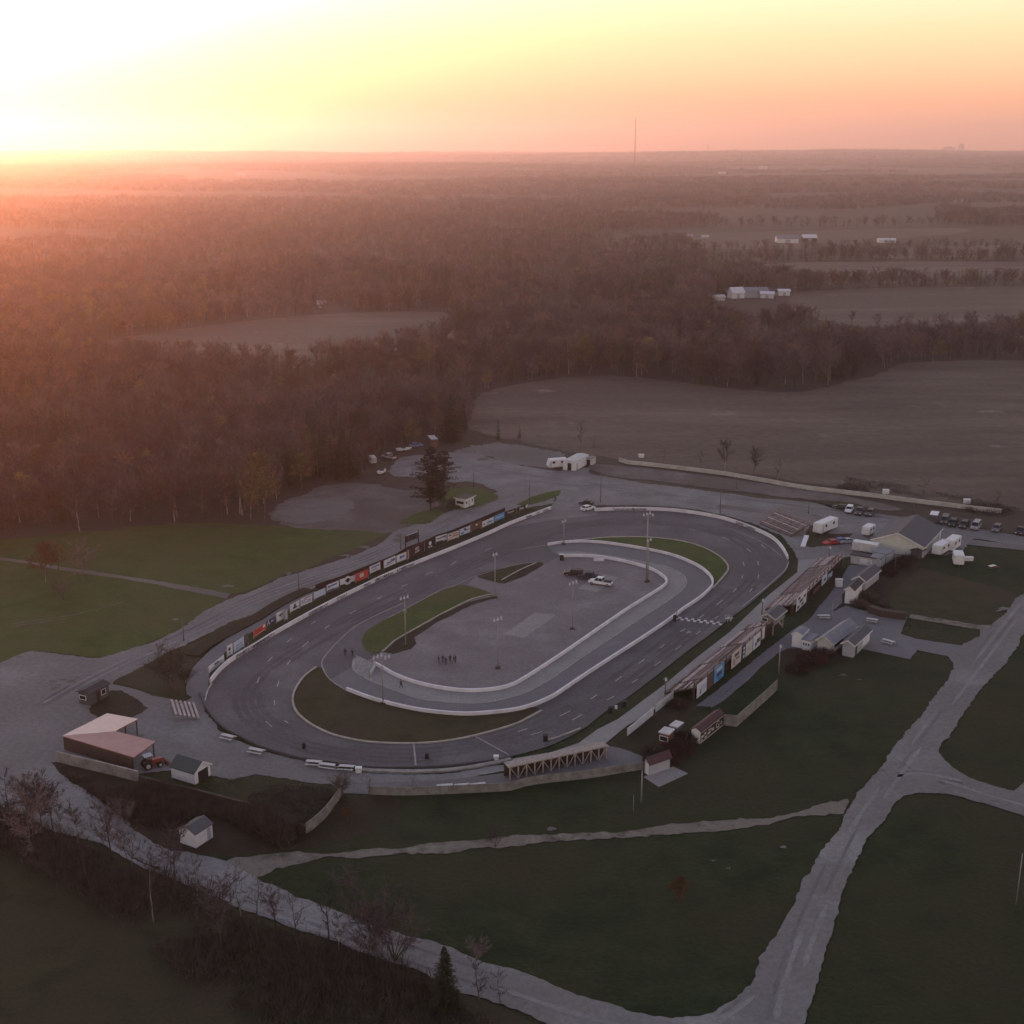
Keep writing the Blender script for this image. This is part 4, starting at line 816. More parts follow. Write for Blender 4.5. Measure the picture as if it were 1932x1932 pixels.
banner(s1, 'bright blue banner with pale writing', R4(900, 1265), R4(1058, 1150), R4(900, 1010), 'blue', both(bmarks([(.25, .3, .75, .55)], 'navy'), bmarks([(.2, .62, .8, .85)], 'vinylblue'), bmarks([(.4, .1, .7, .18)], 'navy')))
banner(s1, 'white banner with black figure and frame marks', R4(1183, 1035), R4(1345, 890), R4(1185, 765), 'vinyltan', both(bmarks([(.3, .62, .75, .8), (.45, .42, .8, .5), (.22, .15, .3, .52)], 'ink')))
banner(s1, 'narrow dark banner with three pale squares', R4(1358, 880), R4(1415, 835), R4(1358, 650), 'navy', bmarks([(.3, .1, .7, .3), (.3, .42, .7, .6), (.3, .7, .7, .88)], 'vinyl'))
banner(s1, 'blank pale banner beside the one with blue lettering', R4(1415, 832), R4(1530, 730), R4(1415, 605), 'offwhite')
banner(s1, 'white banner with dark blue lettering near the press box', R4(1540, 722), R4(1660, 620), R4(1540, 490), 'vinyl', both(bmarks([(.25, .2, .5, .45)], 'inkblue'), bmarks([(.5, .35, .9, .62)], 'ink')))
banner(s1, 'thin white banner strip against the press box stilts', R4(1690, 520), R4(1730, 490), R4(1690, 340), 'vinyl')
banner(s2, 'large white checkered banner with black scribbles', R5(585, 905), R5(712, 800), R5(585, 735), 'vinyl', both(bmarks([(.1, .1, .3, .3), (.5, .1, .7, .28), (.3, .4, .6, .6), (.7, .5, .9, .7), (.15, .7, .35, .9)], 'ink')))
banner(s2, 'smaller white banner with a black badge beyond the checkered one', R5(903, 625), R5(970, 575), R5(905, 480), 'vinyl', bmarks([(.35, .35, .7, .65)], 'ink'))
banner(s2, 'pale crumpled banner at the far end of the banners', R5(985, 510), R5(1040, 455), R5(985, 440), 'vinylblue', bmarks([(.1, .1, .5, .4)], 'ink'))
banner(s2, 'rusty brown banner sheet below the farther grandstand', R5(795, 735), R5(890, 655), R5(795, 640), 'brownboard')

def bleacher(label, a, b, D, H, rows, side=1):
    ex = (b - a).normalized(); L = (b - a).length
    t = thing('bleacher', label, 'bleacher', a, math.atan2(ex.y, ex.x), 'small bleachers')
    for r in range(rows):
        y = side * (r + .5) * D / rows; z = .4 + r * (H - .4) / (rows - 1)
        MB().box(0, y - (.27 if rows > 7 else .2), z, L, y + (.27 if rows > 7 else .2), z + .07).build('seat_row', 'seatpale' if rows < 7 or r % 3 == 1 else 'seat', t)
    for k in range(max(2, int(L / 2.6) + 1)):
        x = .2 + k * (L - .4) / max(1, int(L / 2.6))
        MB().prism([(0, 0), (0, .1), (side * D, H - .35), (side * D, 0), (side * (D - .15), 0), (side * (D - .15), H - .6), (side * .4, 0)], 'x', x - .06, x + .06).build('frame', 'rust' if rows > 7 else 'metal', t)
    if rows > 7:
        MB().box(0, side * D - .04, H + .6, L, side * D + .04, H + .7).build('rail', 'seat', t)
        MB().bar((0, side * .2, .5), (0, side * D, H + .65), .14).build('end_rail', 'seat', t); MB().bar((L, side * .2, .5), (L, side * D, H + .65), .14).build('end_rail', 'seat', t)
bleacher('pink brown bleacher facing the far bend behind the white wall', G(*R7(1345, 190)), G(*R7(1600, 298)), 6.5, 3.3, 10, 1)
bleacher('small six row bleacher of pale planks in the gravel yard', G(*T5(1515, 318)), G(*T5(1475, 205)), 4.6, 1.7, 6, 1)
q0, q1 = G(*T4(262, 722)), G(*T4(300, 655))
t = thing('ramp', 'white tilted ramp beside the pink brown bleacher', 'ramp', q0, math.atan2(q1.y - q0.y, q1.x - q0.x))
MB().hexa([(0, -.6, .1), (6, -.6, 1.4), (6, .6, 1.4), (0, .6, .1), (0, -.6, .25), (6, -.6, 1.55), (6, .6, 1.55), (0, .6, .25)]).build('ramp_plate', 'white', t)
MB().box(5.6, -.55, 0, 5.8, -.4, 1.3).build('leg', 'metal', t); MB().box(5.6, .4, 0, 5.8, .55, 1.3).build('leg', 'metal', t)

# press box on stilts
t, w_, d_ = bld('press_box', 'grey announcer box with gable roof on stilts between the two grandstands', 'press box', R5(310, 1060), R5(172, 1008), R5(445, 952), 4.0, 4.75, 'x', 'boardgrey', 'shingle', .35, [('window', 'E', .55, .7, .95, 1.3, 'glass')], z=2.3, trim='offwhite')
for x in (.3, w_ - .3):
    for y in (.3, d_ - .3): MB().box(x - .12, y - .12, 0, x + .12, y + .12, 2.3 - .002).build('stilt', 'timber', t)
MB().bar((w_ + .3, .5, .1), (w_ + .1, d_ - .3, 2.2), .8, .1).build('stair', 'timber', t)
# flag stand at the start line
g = G(*T3(1630, 1285)); t = thing('flag_stand', 'small pale flagger stand at the outer end of the start line', 'stand', g, .6); t.scale = (.62, .62, .62)
MB().box(-.9, -.7, 1.3, .9, .7, 1.42).build('floor', 'offwhite', t)
for x in (-.8, .8):
    for y in (-.6, .6): MB().box(x - .05, y - .05, 0, x + .05, y + .05, 2.4).build('post', 'offwhite', t)
for y in (-.65, .65): MB().box(-.8, y - .03, 2.3, .8, y + .03, 2.4).build('rail', 'offwhite', t)
MB().bar((1, 0, .05), (2.2, 0, 1.3), .7, .08).build('stair', 'metal', t)
g = G(*T3(1228, 1268), .6); t = thing('signal_post', 'dark forked signal post on the pit wall at the start line', 'post', (g.x, g.y, .25), .4)
MB().box(-.35, -.12, 0, .35, .12, 1.4).build('cabinet', 'black', t); MB().bar((.2, 0, 1.2), (.9, 0, 3.3), .12).build('arm', 'galv', t); MB().bar((-.1, 0, 1.2), (.1, 0, 2.6), .1).build('arm', 'galv', t)
g = G(*T2(880, 1670)); t = thing('gate', 'white gate panel at the start of the inner pit wall', 'gate', g, 1.45)
MB().box(-2.3, -.06, .1, 2.3, .06, 1.1).build('panel', 'offwhite', t); MB().box(-2.4, -.1, 0, -2.3, .1, 1.4).build('post', 'metal', t); MB().box(2.3, -.1, 0, 2.4, .1, 1.4).build('post', 'metal', t)

# ================================================================== POLES AND LAMPS
def pole(label, base, top, lamps=0, wood=False, box=False, r=.14, cross=False, group=None, heads=None):
    p = G(*base); h = max(3.0, ztop(p, top[1])); dx = 0
    t = thing('light_pole' if lamps else 'utility_pole', label, 'light pole' if lamps else 'pole', p, 0, group or ('floodlight poles' if lamps else 'poles around the speedway'))
    MB().tube((0, 0, 0), (0, 0, h), r, r * .62, 8).build('shaft', 'pole' if wood else 'galv', t, smooth=True)
    if cross: MB().box(-1.1, -.06, h - .6, 1.1, .06, h - .45).build('crossarm', 'pole', t)
    if lamps:
        wd = .55 * lamps
        MB().box(-wd / 2 - .2, -.05, h - .3, wd / 2 + .2, .05, h - .2).build('crossarm', 'galv', t)
        for i in range(lamps):
            x = (i - (lamps - 1) / 2) * .7; lift = .25 * ((i * 7) % 3)
            hd = MB().tube((x, -.1, h + .1 + lift), (x, -.75, h - .2 + lift), .12, .24, 10).build('lamp_head', 'greywall', t)
            MB().tube((x, -.755, h - .2 + lift), (x, -.78, h - .21 + lift), .21, .21, 10).build('lens', 'lamp', hd)
    if box: MB().box(-.35, -.3, h - 3.2, .35, -.1, h - 2.6).build('control_box', 'galv', t)
    if lamps > 1: MB().box(-.5, -.45, 0, .5, .45, .45).build('footing', 'brownwall', t)
    return t
pole('floodlight pole with box under its lamps on the large infield grass island', T2(1130, 1468), T2(1120, 1100), 3, box=True)
pole('floodlight pole at the tip of the large infield grass island by the paved gap', T2(1805, 1108), T2(1805, 772), 2)
pole('floodlight pole with the widest lamp row, at the near bend pit wall', T2(960, 1908), T2(960, 1545), 5, box=True)
pole('slim pale floodlight pole beside the group of people', T2(1826, 1640), T2(1840, 1262), 3, r=.1)
pole('tallest floodlight pole inside the inner pit wall at the far bend', T3(1012, 990), T3(1017, 470), 4, r=.2)
pole('floodlight pole just behind the tallest one, with lower lamps', T3(1024, 985), T3(1034, 662), 2, box=True)
pole('slim floodlight pole between the trucks and the concrete pad', T3(455, 1345), T3(485, 990), 3, r=.1)
pole('floodlight pole at the start of the outer pit wall at the back straight', T3(390, 705), T3(385, 522), 2)
pole('short lamp pole beside the lettered white panel fence', T7(1155, 478), T7(1147, 345), 1, wood=True)
pole('lamp pole at the corner of the press box', R5(155, 940), R5(155, 720), 1, wood=True)
pole('dark pole at the far end of the farther grandstand', R5(995, 275), R5(1010, 60), 1, wood=True)
pole('bare wooden pole standing on the grass in front of the concrete pad hut', T7(975, 1287), T7(980, 1045), wood=False)
pole('thin leaning stick pole on the grass left of the taller bare pole', T7(915, 1358), T7(930, 1282), r=.06)
pole('tall thin pole on the dark lawn at the edge of the junction', T8(1872, 1715), T8(1905, 1330), r=.09)
pole('lamp post beside the path behind the long grandstand', T4(80, 1672), T4(92, 1460), 1)
pole('thin pole in the middle of the forecourt', T4(480, 1268), T4(482, 1142), r=.07)
pole('wooden pole on the near lawn edge of the perimeter road', T1(1388, 1432), T1(1375, 1272), wood=True, cross=True)
pole('wooden pole behind the billboards at the path junction', T2(325, 1062), T2(320, 915), wood=True)
pole('wooden pole with crossarm left of the scoreboard', T2(1093, 738), T2(1092, 615), wood=True, cross=True)
pole('dark pole at the left edge of the paddock near the woods', T2(1180, 186), T2(1184, 85), wood=True)
pole('dark pole in the paddock right of the pines', T2(1643, 272), T2(1648, 155), wood=True)
pole('dark pole by the gap in the billboard fence', T3(131, 398), T3(133, 245), wood=True)
pole('dark pole next to the two cars at the track gap', T3(668, 385), T3(675, 195), wood=True)
pole('pole behind the white wall of the far bend', T3(1570, 465), T3(1572, 290), wood=True)
pole('pole between the paddock and the boundary wall', T3(1693, 285), T3(1693, 190), wood=True)
pole('pole at the corner of the pink brown bleacher', T4(305, 472), T4(305, 380), wood=True)
pole('pole behind the clubhouse roof by the boundary wall', T4(1095, 470), T4(1095, 380), wood=True)
pole('tall dark pole in front of the shrubs below the clubhouse', T4(955, 915), T4(960, 780), wood=True)
pole('thin fence pole by the two cars', T3(614, 405), T3(613, 335), r=.06)

# ================================================================== VEHICLES
def heading(p, q): return math.atan2(q.y - p.y, q.x - p.x)
PAINT = {}
def paint(c):
    if c not in PAINT: PAINT[c] = mat('car paint', c, 0.5, 0.0, 0.04, spec=0.35)
    return PAINT[c]
KIND = {  # length, width, sill, belt, roof, cabin base x0 x1, cabin top x0 x1, bonnet height
    'car': (4.5, 1.75, .25, .92, 1.42, -1.75, 1.05, -1.2, .45), 'suv': (4.7, 1.85, .35, 1.1, 1.75, -2.2, 1.0, -1.95, .45), 'pickup': (5.7, 1.95, .42, 1.12, 1.88, -.75, 1.45, -.6, .8),
    'van': (5.2, 1.95, .35, 1.25, 2.15, -2.5, 1.9, -2.45, 1.2), 'race': (4.4, 1.8, .15, .8, 1.2, -1.5, .8, -1.0, .25)}
def car(kind, label, centre, toward, col, cat=None, group=None):
    L, w, s, bl, rf, c0, c1, t0, t1 = KIND[kind]; h = w / 2
    p, q = G(*centre), G(*toward); p.z = .19 if 'infield' in label or 'pickup truck between' in label else .15 if 'gap' in label else .1
    t = thing({'car': 'parked_car', 'suv': 'parked_suv', 'pickup': 'pickup_truck', 'van': 'parked_van', 'race': 'race_car'}[kind], label, cat or {'car': 'car', 'suv': 'suv', 'pickup': 'pickup truck', 'van': 'van', 'race': 'race car'}[kind], p, heading(p, q), group)
    P = paint(col); x0, x1 = -L / 2, L / 2; bon = bl - (.02 if kind == 'van' else .12)
    prof = [(x0, s + .1), (x0 + .25, s), (x1 - .3, s), (x1, s + .15), (x1, bon - .25), (x1 - .2, bon - .05), (c1, bl), (c0, bl), (x0 + .05, bl - .05)]
    if kind == 'pickup': prof[-2:] = [(c0, bl), (c0 - .01, bl - .08), (x0 + .04, bl - .08)]
    MB().prism(prof, 'y', -h, h).build('body', P, t, bevel=.06)
    i = .17
    cab = MB(); cab.hexa([(c0, -h + .06, bl), (c1, -h + .06, bl), (c1, h - .06, bl), (c0, h - .06, bl), (t0, -h + i, rf - .07), (t1, -h + i, rf - .07), (t1, h - i, rf - .07), (t0, h - i, rf - .07)]); cab.build('cabin_glass', 'glass', t)
    MB().box(t0 - .05, -h + i - .03, rf - .07, t1 + .05, h - i + .03, rf).build('roof', P, t, bevel=.03)
    for sgn in (-1, 1):
        for a, b in (((c0, bl), (t0, rf)), ((c1, bl), (t1, rf)), (((c0 + c1) / 2, bl), ((t0 + t1) / 2, rf))):
            MB().bar((a[0], sgn * (h - .055), a[1]), (b[0], sgn * (h - i + .005), b[1] - .05), .1, .04).build('pillar', P, t)
    if kind == 'pickup':
        MB().box(x0 + .1, -h + .1, bl - .075, c0 - .1, h - .1, bl - .05).build('load_bed', 'black', t)
    wr = .37 if kind in ('suv', 'pickup', 'van') else .32
    for sx in (x0 + .85, x1 - .9):
        for sgn in (-1, 1):
            wv = MB().tube((sx, sgn * (h - .2), wr), (sx, sgn * (h + .02), wr), wr, wr, 14).build('wheel', 'rubber', t)
            MB().tube((sx, sgn * (h + .021), wr), (sx, sgn * (h + .035), wr), wr * .6, wr * .55, 10).build('rim', 'metal', wv)
    if kind != 'race':
        for sgn in (-1, 1):
            MB().box(x1 - .02, sgn * (h - .3) - .2, bon - .3, x1 + .015, sgn * (h - .3) + .2, bon - .12).build('headlight', 'lamp', t)
            MB().box(x0 - .015, sgn * (h - .22) - .13, bl - .4, x0 + .06, sgn * (h - .22) + .13, bl - .12).build('tail_light', 'red', t)
    return t
WH, DK, GR, SV, MR = (.72, .72, .74), (.03, .03, .035), (.10, .10, .105), (.30, .30, .32), (.045, .016, .019)
car('pickup', 'white pickup truck parked on the infield slab', T3(668, 1010), T3(585, 998), WH)
car('pickup', 'black pickup truck between the maroon suv and the white pickup', T3(590, 968), T3(520, 962), DK)
car('suv', 'dark maroon suv at the back of the three vehicles in the infield', T3(465, 942), T3(410, 938), MR)
car('car', 'white car at the track gap, in front of the dark striped one', T3(570, 445), T3(600, 438), WH)
car('car', 'dark and white car at the track gap, behind the white car', T3(560, 405), T3(525, 402), DK)
car('suv', 'white suv in the short row beside the boundary wall', T4(612, 458), T4(600, 475), WH)
car('pickup', 'dark grey pickup between the white and the grey suv in the short row', T4(692, 470), T4(670, 495), GR)
car('suv', 'grey suv at the right end of the short row', T4(770, 482), T4(750, 500), GR)
car('car', 'low black car half hidden at the left end of the short row', T4(548, 437), T4(530, 434), DK)
lot = 'vehicles in the far parking row'
car('van', 'grey van next to the white canopy trailer in the far row', T4(1335, 542), T4(1325, 560), GR, group=lot)
car('suv', 'dark suv with pale roof beside the grey van', T4(1395, 560), T4(1380, 578), DK, group=lot)
car('suv', 'dark suv in the middle of the far row with open space around it', T4(1478, 573), T4(1462, 590), (.05, .05, .055), group=lot)
car('van', 'large silver van in the far parking row', T4(1568, 585), T4(1550, 605), SV, group=lot)
car('suv', 'pale roofed suv standing alone between the silver van and the last vehicle', T4(1725, 602), T4(1708, 620), (.13, .13, .14), group=lot)
car('pickup', 'white roofed dark pickup, last vehicle of the far row', T4(1905, 620), T4(1885, 640), DK, group=lot)
car('race', 'red race car in the yard behind the far bend', T4(475, 700), T4(435, 705), (.45, .04, .03))
car('race', 'blue race car beside the red one', T4(532, 688), T4(500, 690), (.10, .14, .38))
car('race', 'pale grey race car at the end of the row beside the blue one', T4(590, 690), T4(565, 693), (.35, .36, .40))
car('car', 'blue car by the white boat at the edge of the woods', R3(553, 225), R3(590, 222), (.16, .22, .42))
car('pickup', 'white truck parked under the trees left of the paddock', R3(358, 310), R3(315, 300), (.5, .5, .5))

def trailer(label, c, q, L, w, h, m='white', name='camper_trailer', cat='camper', nose=0.0, roof='white', wins=True, z0=.55):
    p, r = G(*c), G(*q); p.z = .09; t = thing(name, label, cat, p, heading(p, r)); x0, x1 = -L / 2, L / 2; y = w / 2
    MB().prism([(x0, z0), (x1 - nose * .5, z0), (x1, z0 + .5), (x1 - nose, z0 + h), (x0, z0 + h)], 'y', -y, y).build('body', m, t, bevel=.05)
    MB().box(x0 + .1, -y + .08, z0 + h + .002, x1 - nose - .1, y - .08, z0 + h + .06).build('roof', roof, t)
    if wins:
        for sgn in (-1, 1):
            for a in (-.3, .15):
                MB().box(a * L, sgn * y - .02, z0 + h * .5, a * L + .9, sgn * y + .02, z0 + h * .78).build('window', 'glass', t)
            MB().box(.33 * L, sgn * y - .025, z0 + .12, .33 * L + .65, sgn * y + .025, z0 + h * .85).build('door', 'offwhite', t)
        MB().box(x0 - .02, -y * .5, z0 + h * .48, x0 + .02, y * .5, z0 + h * .76).build('window', 'glass', t)
    for sx in ((-.45, .45) if L < 8 else (-.8, .1, x1 - 1.2)):
        for sgn in (-1, 1):
            wv = MB().tube((sx, sgn * (y - .25), .35), (sx, sgn * (y + .005), .35), .35, .35, 12).build('wheel', 'rubber', t)
            MB().tube((sx, sgn * (y + .006), .35), (sx, sgn * (y + .02), .35), .2, .2, 8).build('rim', 'metal', wv)
    if name != 'motorhome': MB().bar((x1 - .2, 0, .5), (x1 + 1.0, 0, .45), .1).build('hitch', 'metal', t)
    return t
trailer('white motorhome with dark cab window and side stripe behind the bleacher', T4(430, 605), T4(375, 628), 9, 2.5, 2.6, name='motorhome', cat='motorhome', nose=.3)
trailer('small white caravan with two dark front windows between motorhome and clubhouse', T4(755, 632), T4(735, 645), 4.2, 2.2, 2.1)
trailer('white camper at the right wall of the clubhouse, front one of two', T4(1305, 770), T4(1255, 800), 6.5, 2.4, 2.3)
trailer('white camper behind the other one at the right wall of the clubhouse', T4(1390, 740), T4(1350, 770), 6.0, 2.4, 2.6)
trailer('white truck camper with pale square roof on the lawn right of the clubhouse', T4(1432, 850), T4(1440, 875), 4.6, 2.4, 2.3)
trailer('white camper trailer left of the long workshop', T3(338, 125), T3(300, 128), 6.5, 2.4, 2.5, nose=.6)
trailer('dark box trailer with pale roof at the far corner of the paddock', R3(672, 222), R3(690, 240), 6.5, 2.5, 2.6, m='brownboard', name='box_trailer', cat='trailer', wins=False, roof='offwhite')
trailer('trailer with white curved canopy and dark sides at the start of the far row', T4(1250, 540), T4(1240, 560), 4.5, 2.3, 2.2, m='darkwall', name='canopy_trailer', cat='trailer', wins=False)
trailer('pale trailer between the low buildings and the clubhouse wall', T4(735, 765), T4(690, 758), 6.5, 2.4, 2.2, m='offwhite', name='box_trailer', cat='trailer', wins=False)
trailer('rusty white junk trailer at the edge of the woods', R3(243, 345), R3(225, 325), 4.0, 2.0, 1.8, m='offwhite', name='box_trailer', cat='trailer', wins=False)

def boat(label, c, q, L=5.5):
    p, r = G(*c), G(*q); t = thing('motor_boat', label, 'boat', p, heading(p, r))
    st = [(-L / 2, .95, .5), (-L / 4, 1.05, .45), (L / 6, .95, .5), (L / 3, .6, .62), (L / 2, .03, .95)]; mb = MB()
    for x, w, z in st: mb.v += [(x, -w, 1.15), (x, -w * .75, z), (x, 0, z - .15), (x, w * .75, z), (x, w, 1.15)]
    for i in range(4):
        for j in range(4): k = 5 * i + j; mb.f.append((k, k + 1, k + 6, k + 5))
        mb.f.append((5 * i + 4, 5 * i, 5 * i + 5, 5 * i + 9))
    mb.f.append((0, 1, 2, 3, 4)); mb.build('hull', 'white', t)
    MB().hexa([(-.9, -.6, 1.15), (.6, -.55, 1.15), (.6, .55, 1.15), (-.9, .6, 1.15), (-.9, -.5, 1.6), (.2, -.4, 1.6), (.2, .4, 1.6), (-.9, .5, 1.6)]).build('windscreen', 'glass', t)
    for y in (-.8, .8): MB().tube((-.4, y - .1, .3), (-.4, y + .1, .3), .3, .3, 10).build('wheel', 'rubber', t)
    MB().box(-2.2, -.3, .25, 2.6, .3, .34).build('trailer_frame', 'metal', t)
boat('white motor boat on its trailer beside the blue car', R3(468, 255), R3(515, 250))
boat('small pale boat half under the trees, nearest to the dirt lot', R3(312, 415), R3(340, 400), 4.2)

# tractor beside the red roofed shed
p, q = G(*T5(1150, 680)), G(*T5(1225, 660)); t = thing('tractor', 'red tractor with loader parked beside the red roofed shed', 'tractor', p, heading(p, q))
MB().box(-.2, -.45, .7, 1.7, .45, 1.5).build('bonnet', 'tractorred', t, bevel=.08); MB().box(-1.3, -.6, .6, -.1, .6, 1.2).build('body', 'rust', t, bevel=.05)
for x in (-1.2, -.15):
    for y in (-.55, .55): MB().box(x - .04, y - .04, 1.2, x + .04, y + .04, 2.4).build('post', 'black', t)
MB().box(-1.4, -.7, 2.4, .05, .7, 2.5).build('canopy', 'greywall', t); MB().box(-.9, -.3, 1.2, -.45, .3, 1.55).build('seat', 'black', t)
for x, r, w in ((-.9, .75, .35), (1.2, .48, .25)):
    for s in (-1, 1):
        wv = MB().tube((x, s * .55, r), (x, s * (.55 + w), r), r, r, 14).build('wheel', 'rubber', t); MB().tube((x, s * (.56 + w), r), (x, s * (.58 + w), r), r * .5, r * .5, 10).build('rim', 'vinyltan', wv)
MB().bar((.3, -.6, 1.2), (2.3, -.6, .7), .12).build('loader_arm', 'rust', t); MB().bar((.3, .6, 1.2), (2.3, .6, .7), .12).build('loader_arm', 'rust', t)
MB().prism([(2.2, .2), (2.9, .1), (2.9, .25), (2.4, .8), (2.2, .9)], 'y', -.9, .9).build('bucket', 'rust', t)

# ================================================================== BENCHES, TABLES, SMALL THINGS
def table(label, c, q, L=2.0):
    p, r = G(*c), G(*q); p.z = .07; t = thing('picnic_table', label, 'picnic table', p, heading(p, r), 'pale picnic tables')
    MB().box(-L / 2, -.4, .72, L / 2, .4, .78).build('table_top', 'offwhite', t)
    for s in (-1, 1):
        MB().box(-L / 2, s * .75 - .15, .42, L / 2, s * .75 + .15, .47).build('bench', 'offwhite', t)
        x = s * L * .36; MB().bar((x, -.7, 0), (x, -.2, .72), .08).build('leg', 'timber', t); MB().bar((x, .7, 0), (x, .2, .72), .08).build('leg', 'timber', t); MB().box(x - .04, -.8, .36, x + .04, .8, .42).build('crossbar', 'timber', t)
for lab, c, q, L in (('picnic table by the kerb wall, nearest to the small bleacher', T5(1722, 470), T5(1755, 478), 2.6), ('picnic table by the kerb wall, second from the small bleacher', T5(1935, 575), T5(1970, 582), 2.8), ('picnic table by the kerb wall, third from the small bleacher', T6(437, 665), T6(475, 668), 2.6),
                    ('widest picnic table of the close pair by the kerb wall', T6(555, 690), T6(610, 697), 3.4), ('picnic table at the right end of the row by the kerb wall', T6(672, 700), T6(720, 703), 3.2), ('left picnic table of the three below the curved path', T6(1425, 848), T6(1462, 845), 2.6), ('middle picnic table of the three below the curved path', T6(1557, 845), T6(1590, 842), 2.4),
                    ('right picnic table of the three below the curved path', T6(1668, 840), T6(1710, 835), 2.8), ('low table on the paving right of the washroom block', T4(905, 1452), T4(940, 1462), 2.6), ('low table next to the dark earth bank in the forecourt', T4(785, 1290), T4(820, 1295), 2.4), ('low pale table in the forecourt behind the thin pole', T4(420, 1262), T4(450, 1262), 2.6)):
    table(lab, c, q, L)
def blockthing(name, label, cat, c, w, d, h, m, rz=0.0, cap=None):
    p = G(*c); p.z = .08; t = thing(name, label, cat, p, rz); MB().box(-w / 2, -d / 2, 0, w / 2, d / 2, h).build('body', m, t, bevel=min(w, d, h) * .12)
    if cap: MB().box(-w / 2 - .05, -d / 2 - .05, h, w / 2 + .05, d / 2 + .05, h + .08).build('lid', cap, t)
    return t
blockthing('barrier_block', 'long white barrier block lying inside the inner pit wall near the trucks', 'barrier', T3(656, 830), 2.6, .5, .7, 'wallwhite')
blockthing('utility_box', 'dark cabinet at the end of the inner pit wall on the back straight', 'cabinet', T3(375, 825), 1.0, .8, 1.6, 'black', cap='white')
blockthing('waste_bin', 'dark bin on the asphalt by the short kerb piece', 'bin', T7(252, 825), .8, .8, 1.1, 'black', cap='black')
blockthing('waste_bin', 'dark bin on the grass strip, nearest to the pit wall bend', 'bin', T7(738, 605), .7, .7, .9, 'black', cap='black')
blockthing('waste_bin', 'dark bin on the grass strip farther along the front straight', 'bin', T7(845, 558), .7, .7, .9, 'black', cap='black')
blockthing('traffic_sign', 'small white marker block on the grass strip beside a dark bin', 'marker', T7(785, 582), .5, .3, .7, 'white')
blockthing('speaker_box', 'white box on a stand in the yard behind the banners', 'box', T4(533, 1022), 1.6, 1.2, 1.8, 'white', cap='offwhite')
blockthing('propane_tank', 'white block on the lawn right of the truck camper', 'block', T4(1512, 825), 2.2, 1.1, .9, 'white', cap='white')
blockthing('marker_block', 'white block behind the boundary wall, first from the field end', 'block', T4(888, 322), 1.8, 1.2, 1.3, 'white', cap='white')
blockthing('marker_block', 'white block behind the boundary wall near its right end', 'block', T4(1500, 395), 1.8, 1.2, 1.3, 'white', cap='white')
blockthing('marker_block', 'white block in the field by the start of the boundary wall', 'block', T3(975, 48), 1.8, 1.2, 1.1, 'white', cap='white')
blockthing('steel_crate', 'pale crate at the near bend on the kerb wall', 'crate', T6(775, 722), 1.0, .8, .9, 'white', cap='white')
blockthing('steel_crate', 'small pale crate on the asphalt edge near the timber walkway', 'crate', T6(1812, 630), .8, .7, .8, 'white', cap='white')
p = G(*T4(1690, 880)); t = thing('play_table', 'low red brown table with white top on the right lawn', 'table', p, .5); MB().box(-1, -.5, .6, 1, .5, .68).build('table_top', 'white', t)
for x in (-.8, .8): MB().box(x - .06, -.4, 0, x + .06, .4, .598).build('leg', 'rust', t)
MB().box(-1.6, -.9, .28, 1.6, -.6, .34).build('bench', 'rust', t)
for lab, c, h in (('dark tyre stack on the asphalt at the near bend', T6(362, 540), .8), ('dark tyre stack standing on the near bend beside the painted cross line', T6(1290, 618), .9)):
    p = G(*c); p.z = .16; t = thing('tyre_stack', lab, 'tyre stack', p)
    for k in range(3):
        mb = MB(); n, r0, r1 = 16, .36, .17
        for i in range(n):
            a = 2 * PI * i / n
            for j in range(6):
                b = 2 * PI * j / 6; rr = (r0 + r1) / 2 + math.cos(b) * (r0 - r1) / 2; mb.v.append((rr * math.cos(a), rr * math.sin(a), .15 + k * .27 + math.sin(b) * .13))
        for i in range(n):
            for j in range(6): mb.f.append((i * 6 + j, ((i + 1) % n) * 6 + j, ((i + 1) % n) * 6 + (j + 1) % 6, i * 6 + (j + 1) % 6))
        mb.build('tyre', 'rubber', t, smooth=True)
# ================================================================== PEOPLE
def person_mat(jacket, trousers):
    m, nt, b = new_mat('clothing')
    s = N(nt, 'ShaderNodeSeparateXYZ'); nt.links.new(N(nt, 'ShaderNodeTexCoord').outputs['Object'], s.inputs[0])
    r = N(nt, 'ShaderNodeValToRGB'); r.color_ramp.interpolation = 'CONSTANT'; e = r.color_ramp.elements
    d = N(nt, 'ShaderNodeMath', operation='DIVIDE'); d.inputs[1].default_value = 2.0; nt.links.new(s.outputs['Z'], d.inputs[0])
    stops = [(0, (.03, .03, .03)), (.045, trousers), (.46, jacket), (.735, (.38, .24, .18))]
    while len(e) < 4: e.new(.5)
    for k, (p, c) in enumerate(stops): e[k].position = p; e[k].color = (*c, 1)
    nt.links.new(d.outputs[0], r.inputs['Fac']); nt.links.new(r.outputs['Color'], b.inputs['Base Color']); b.inputs['Roughness'].default_value = .9
    return m
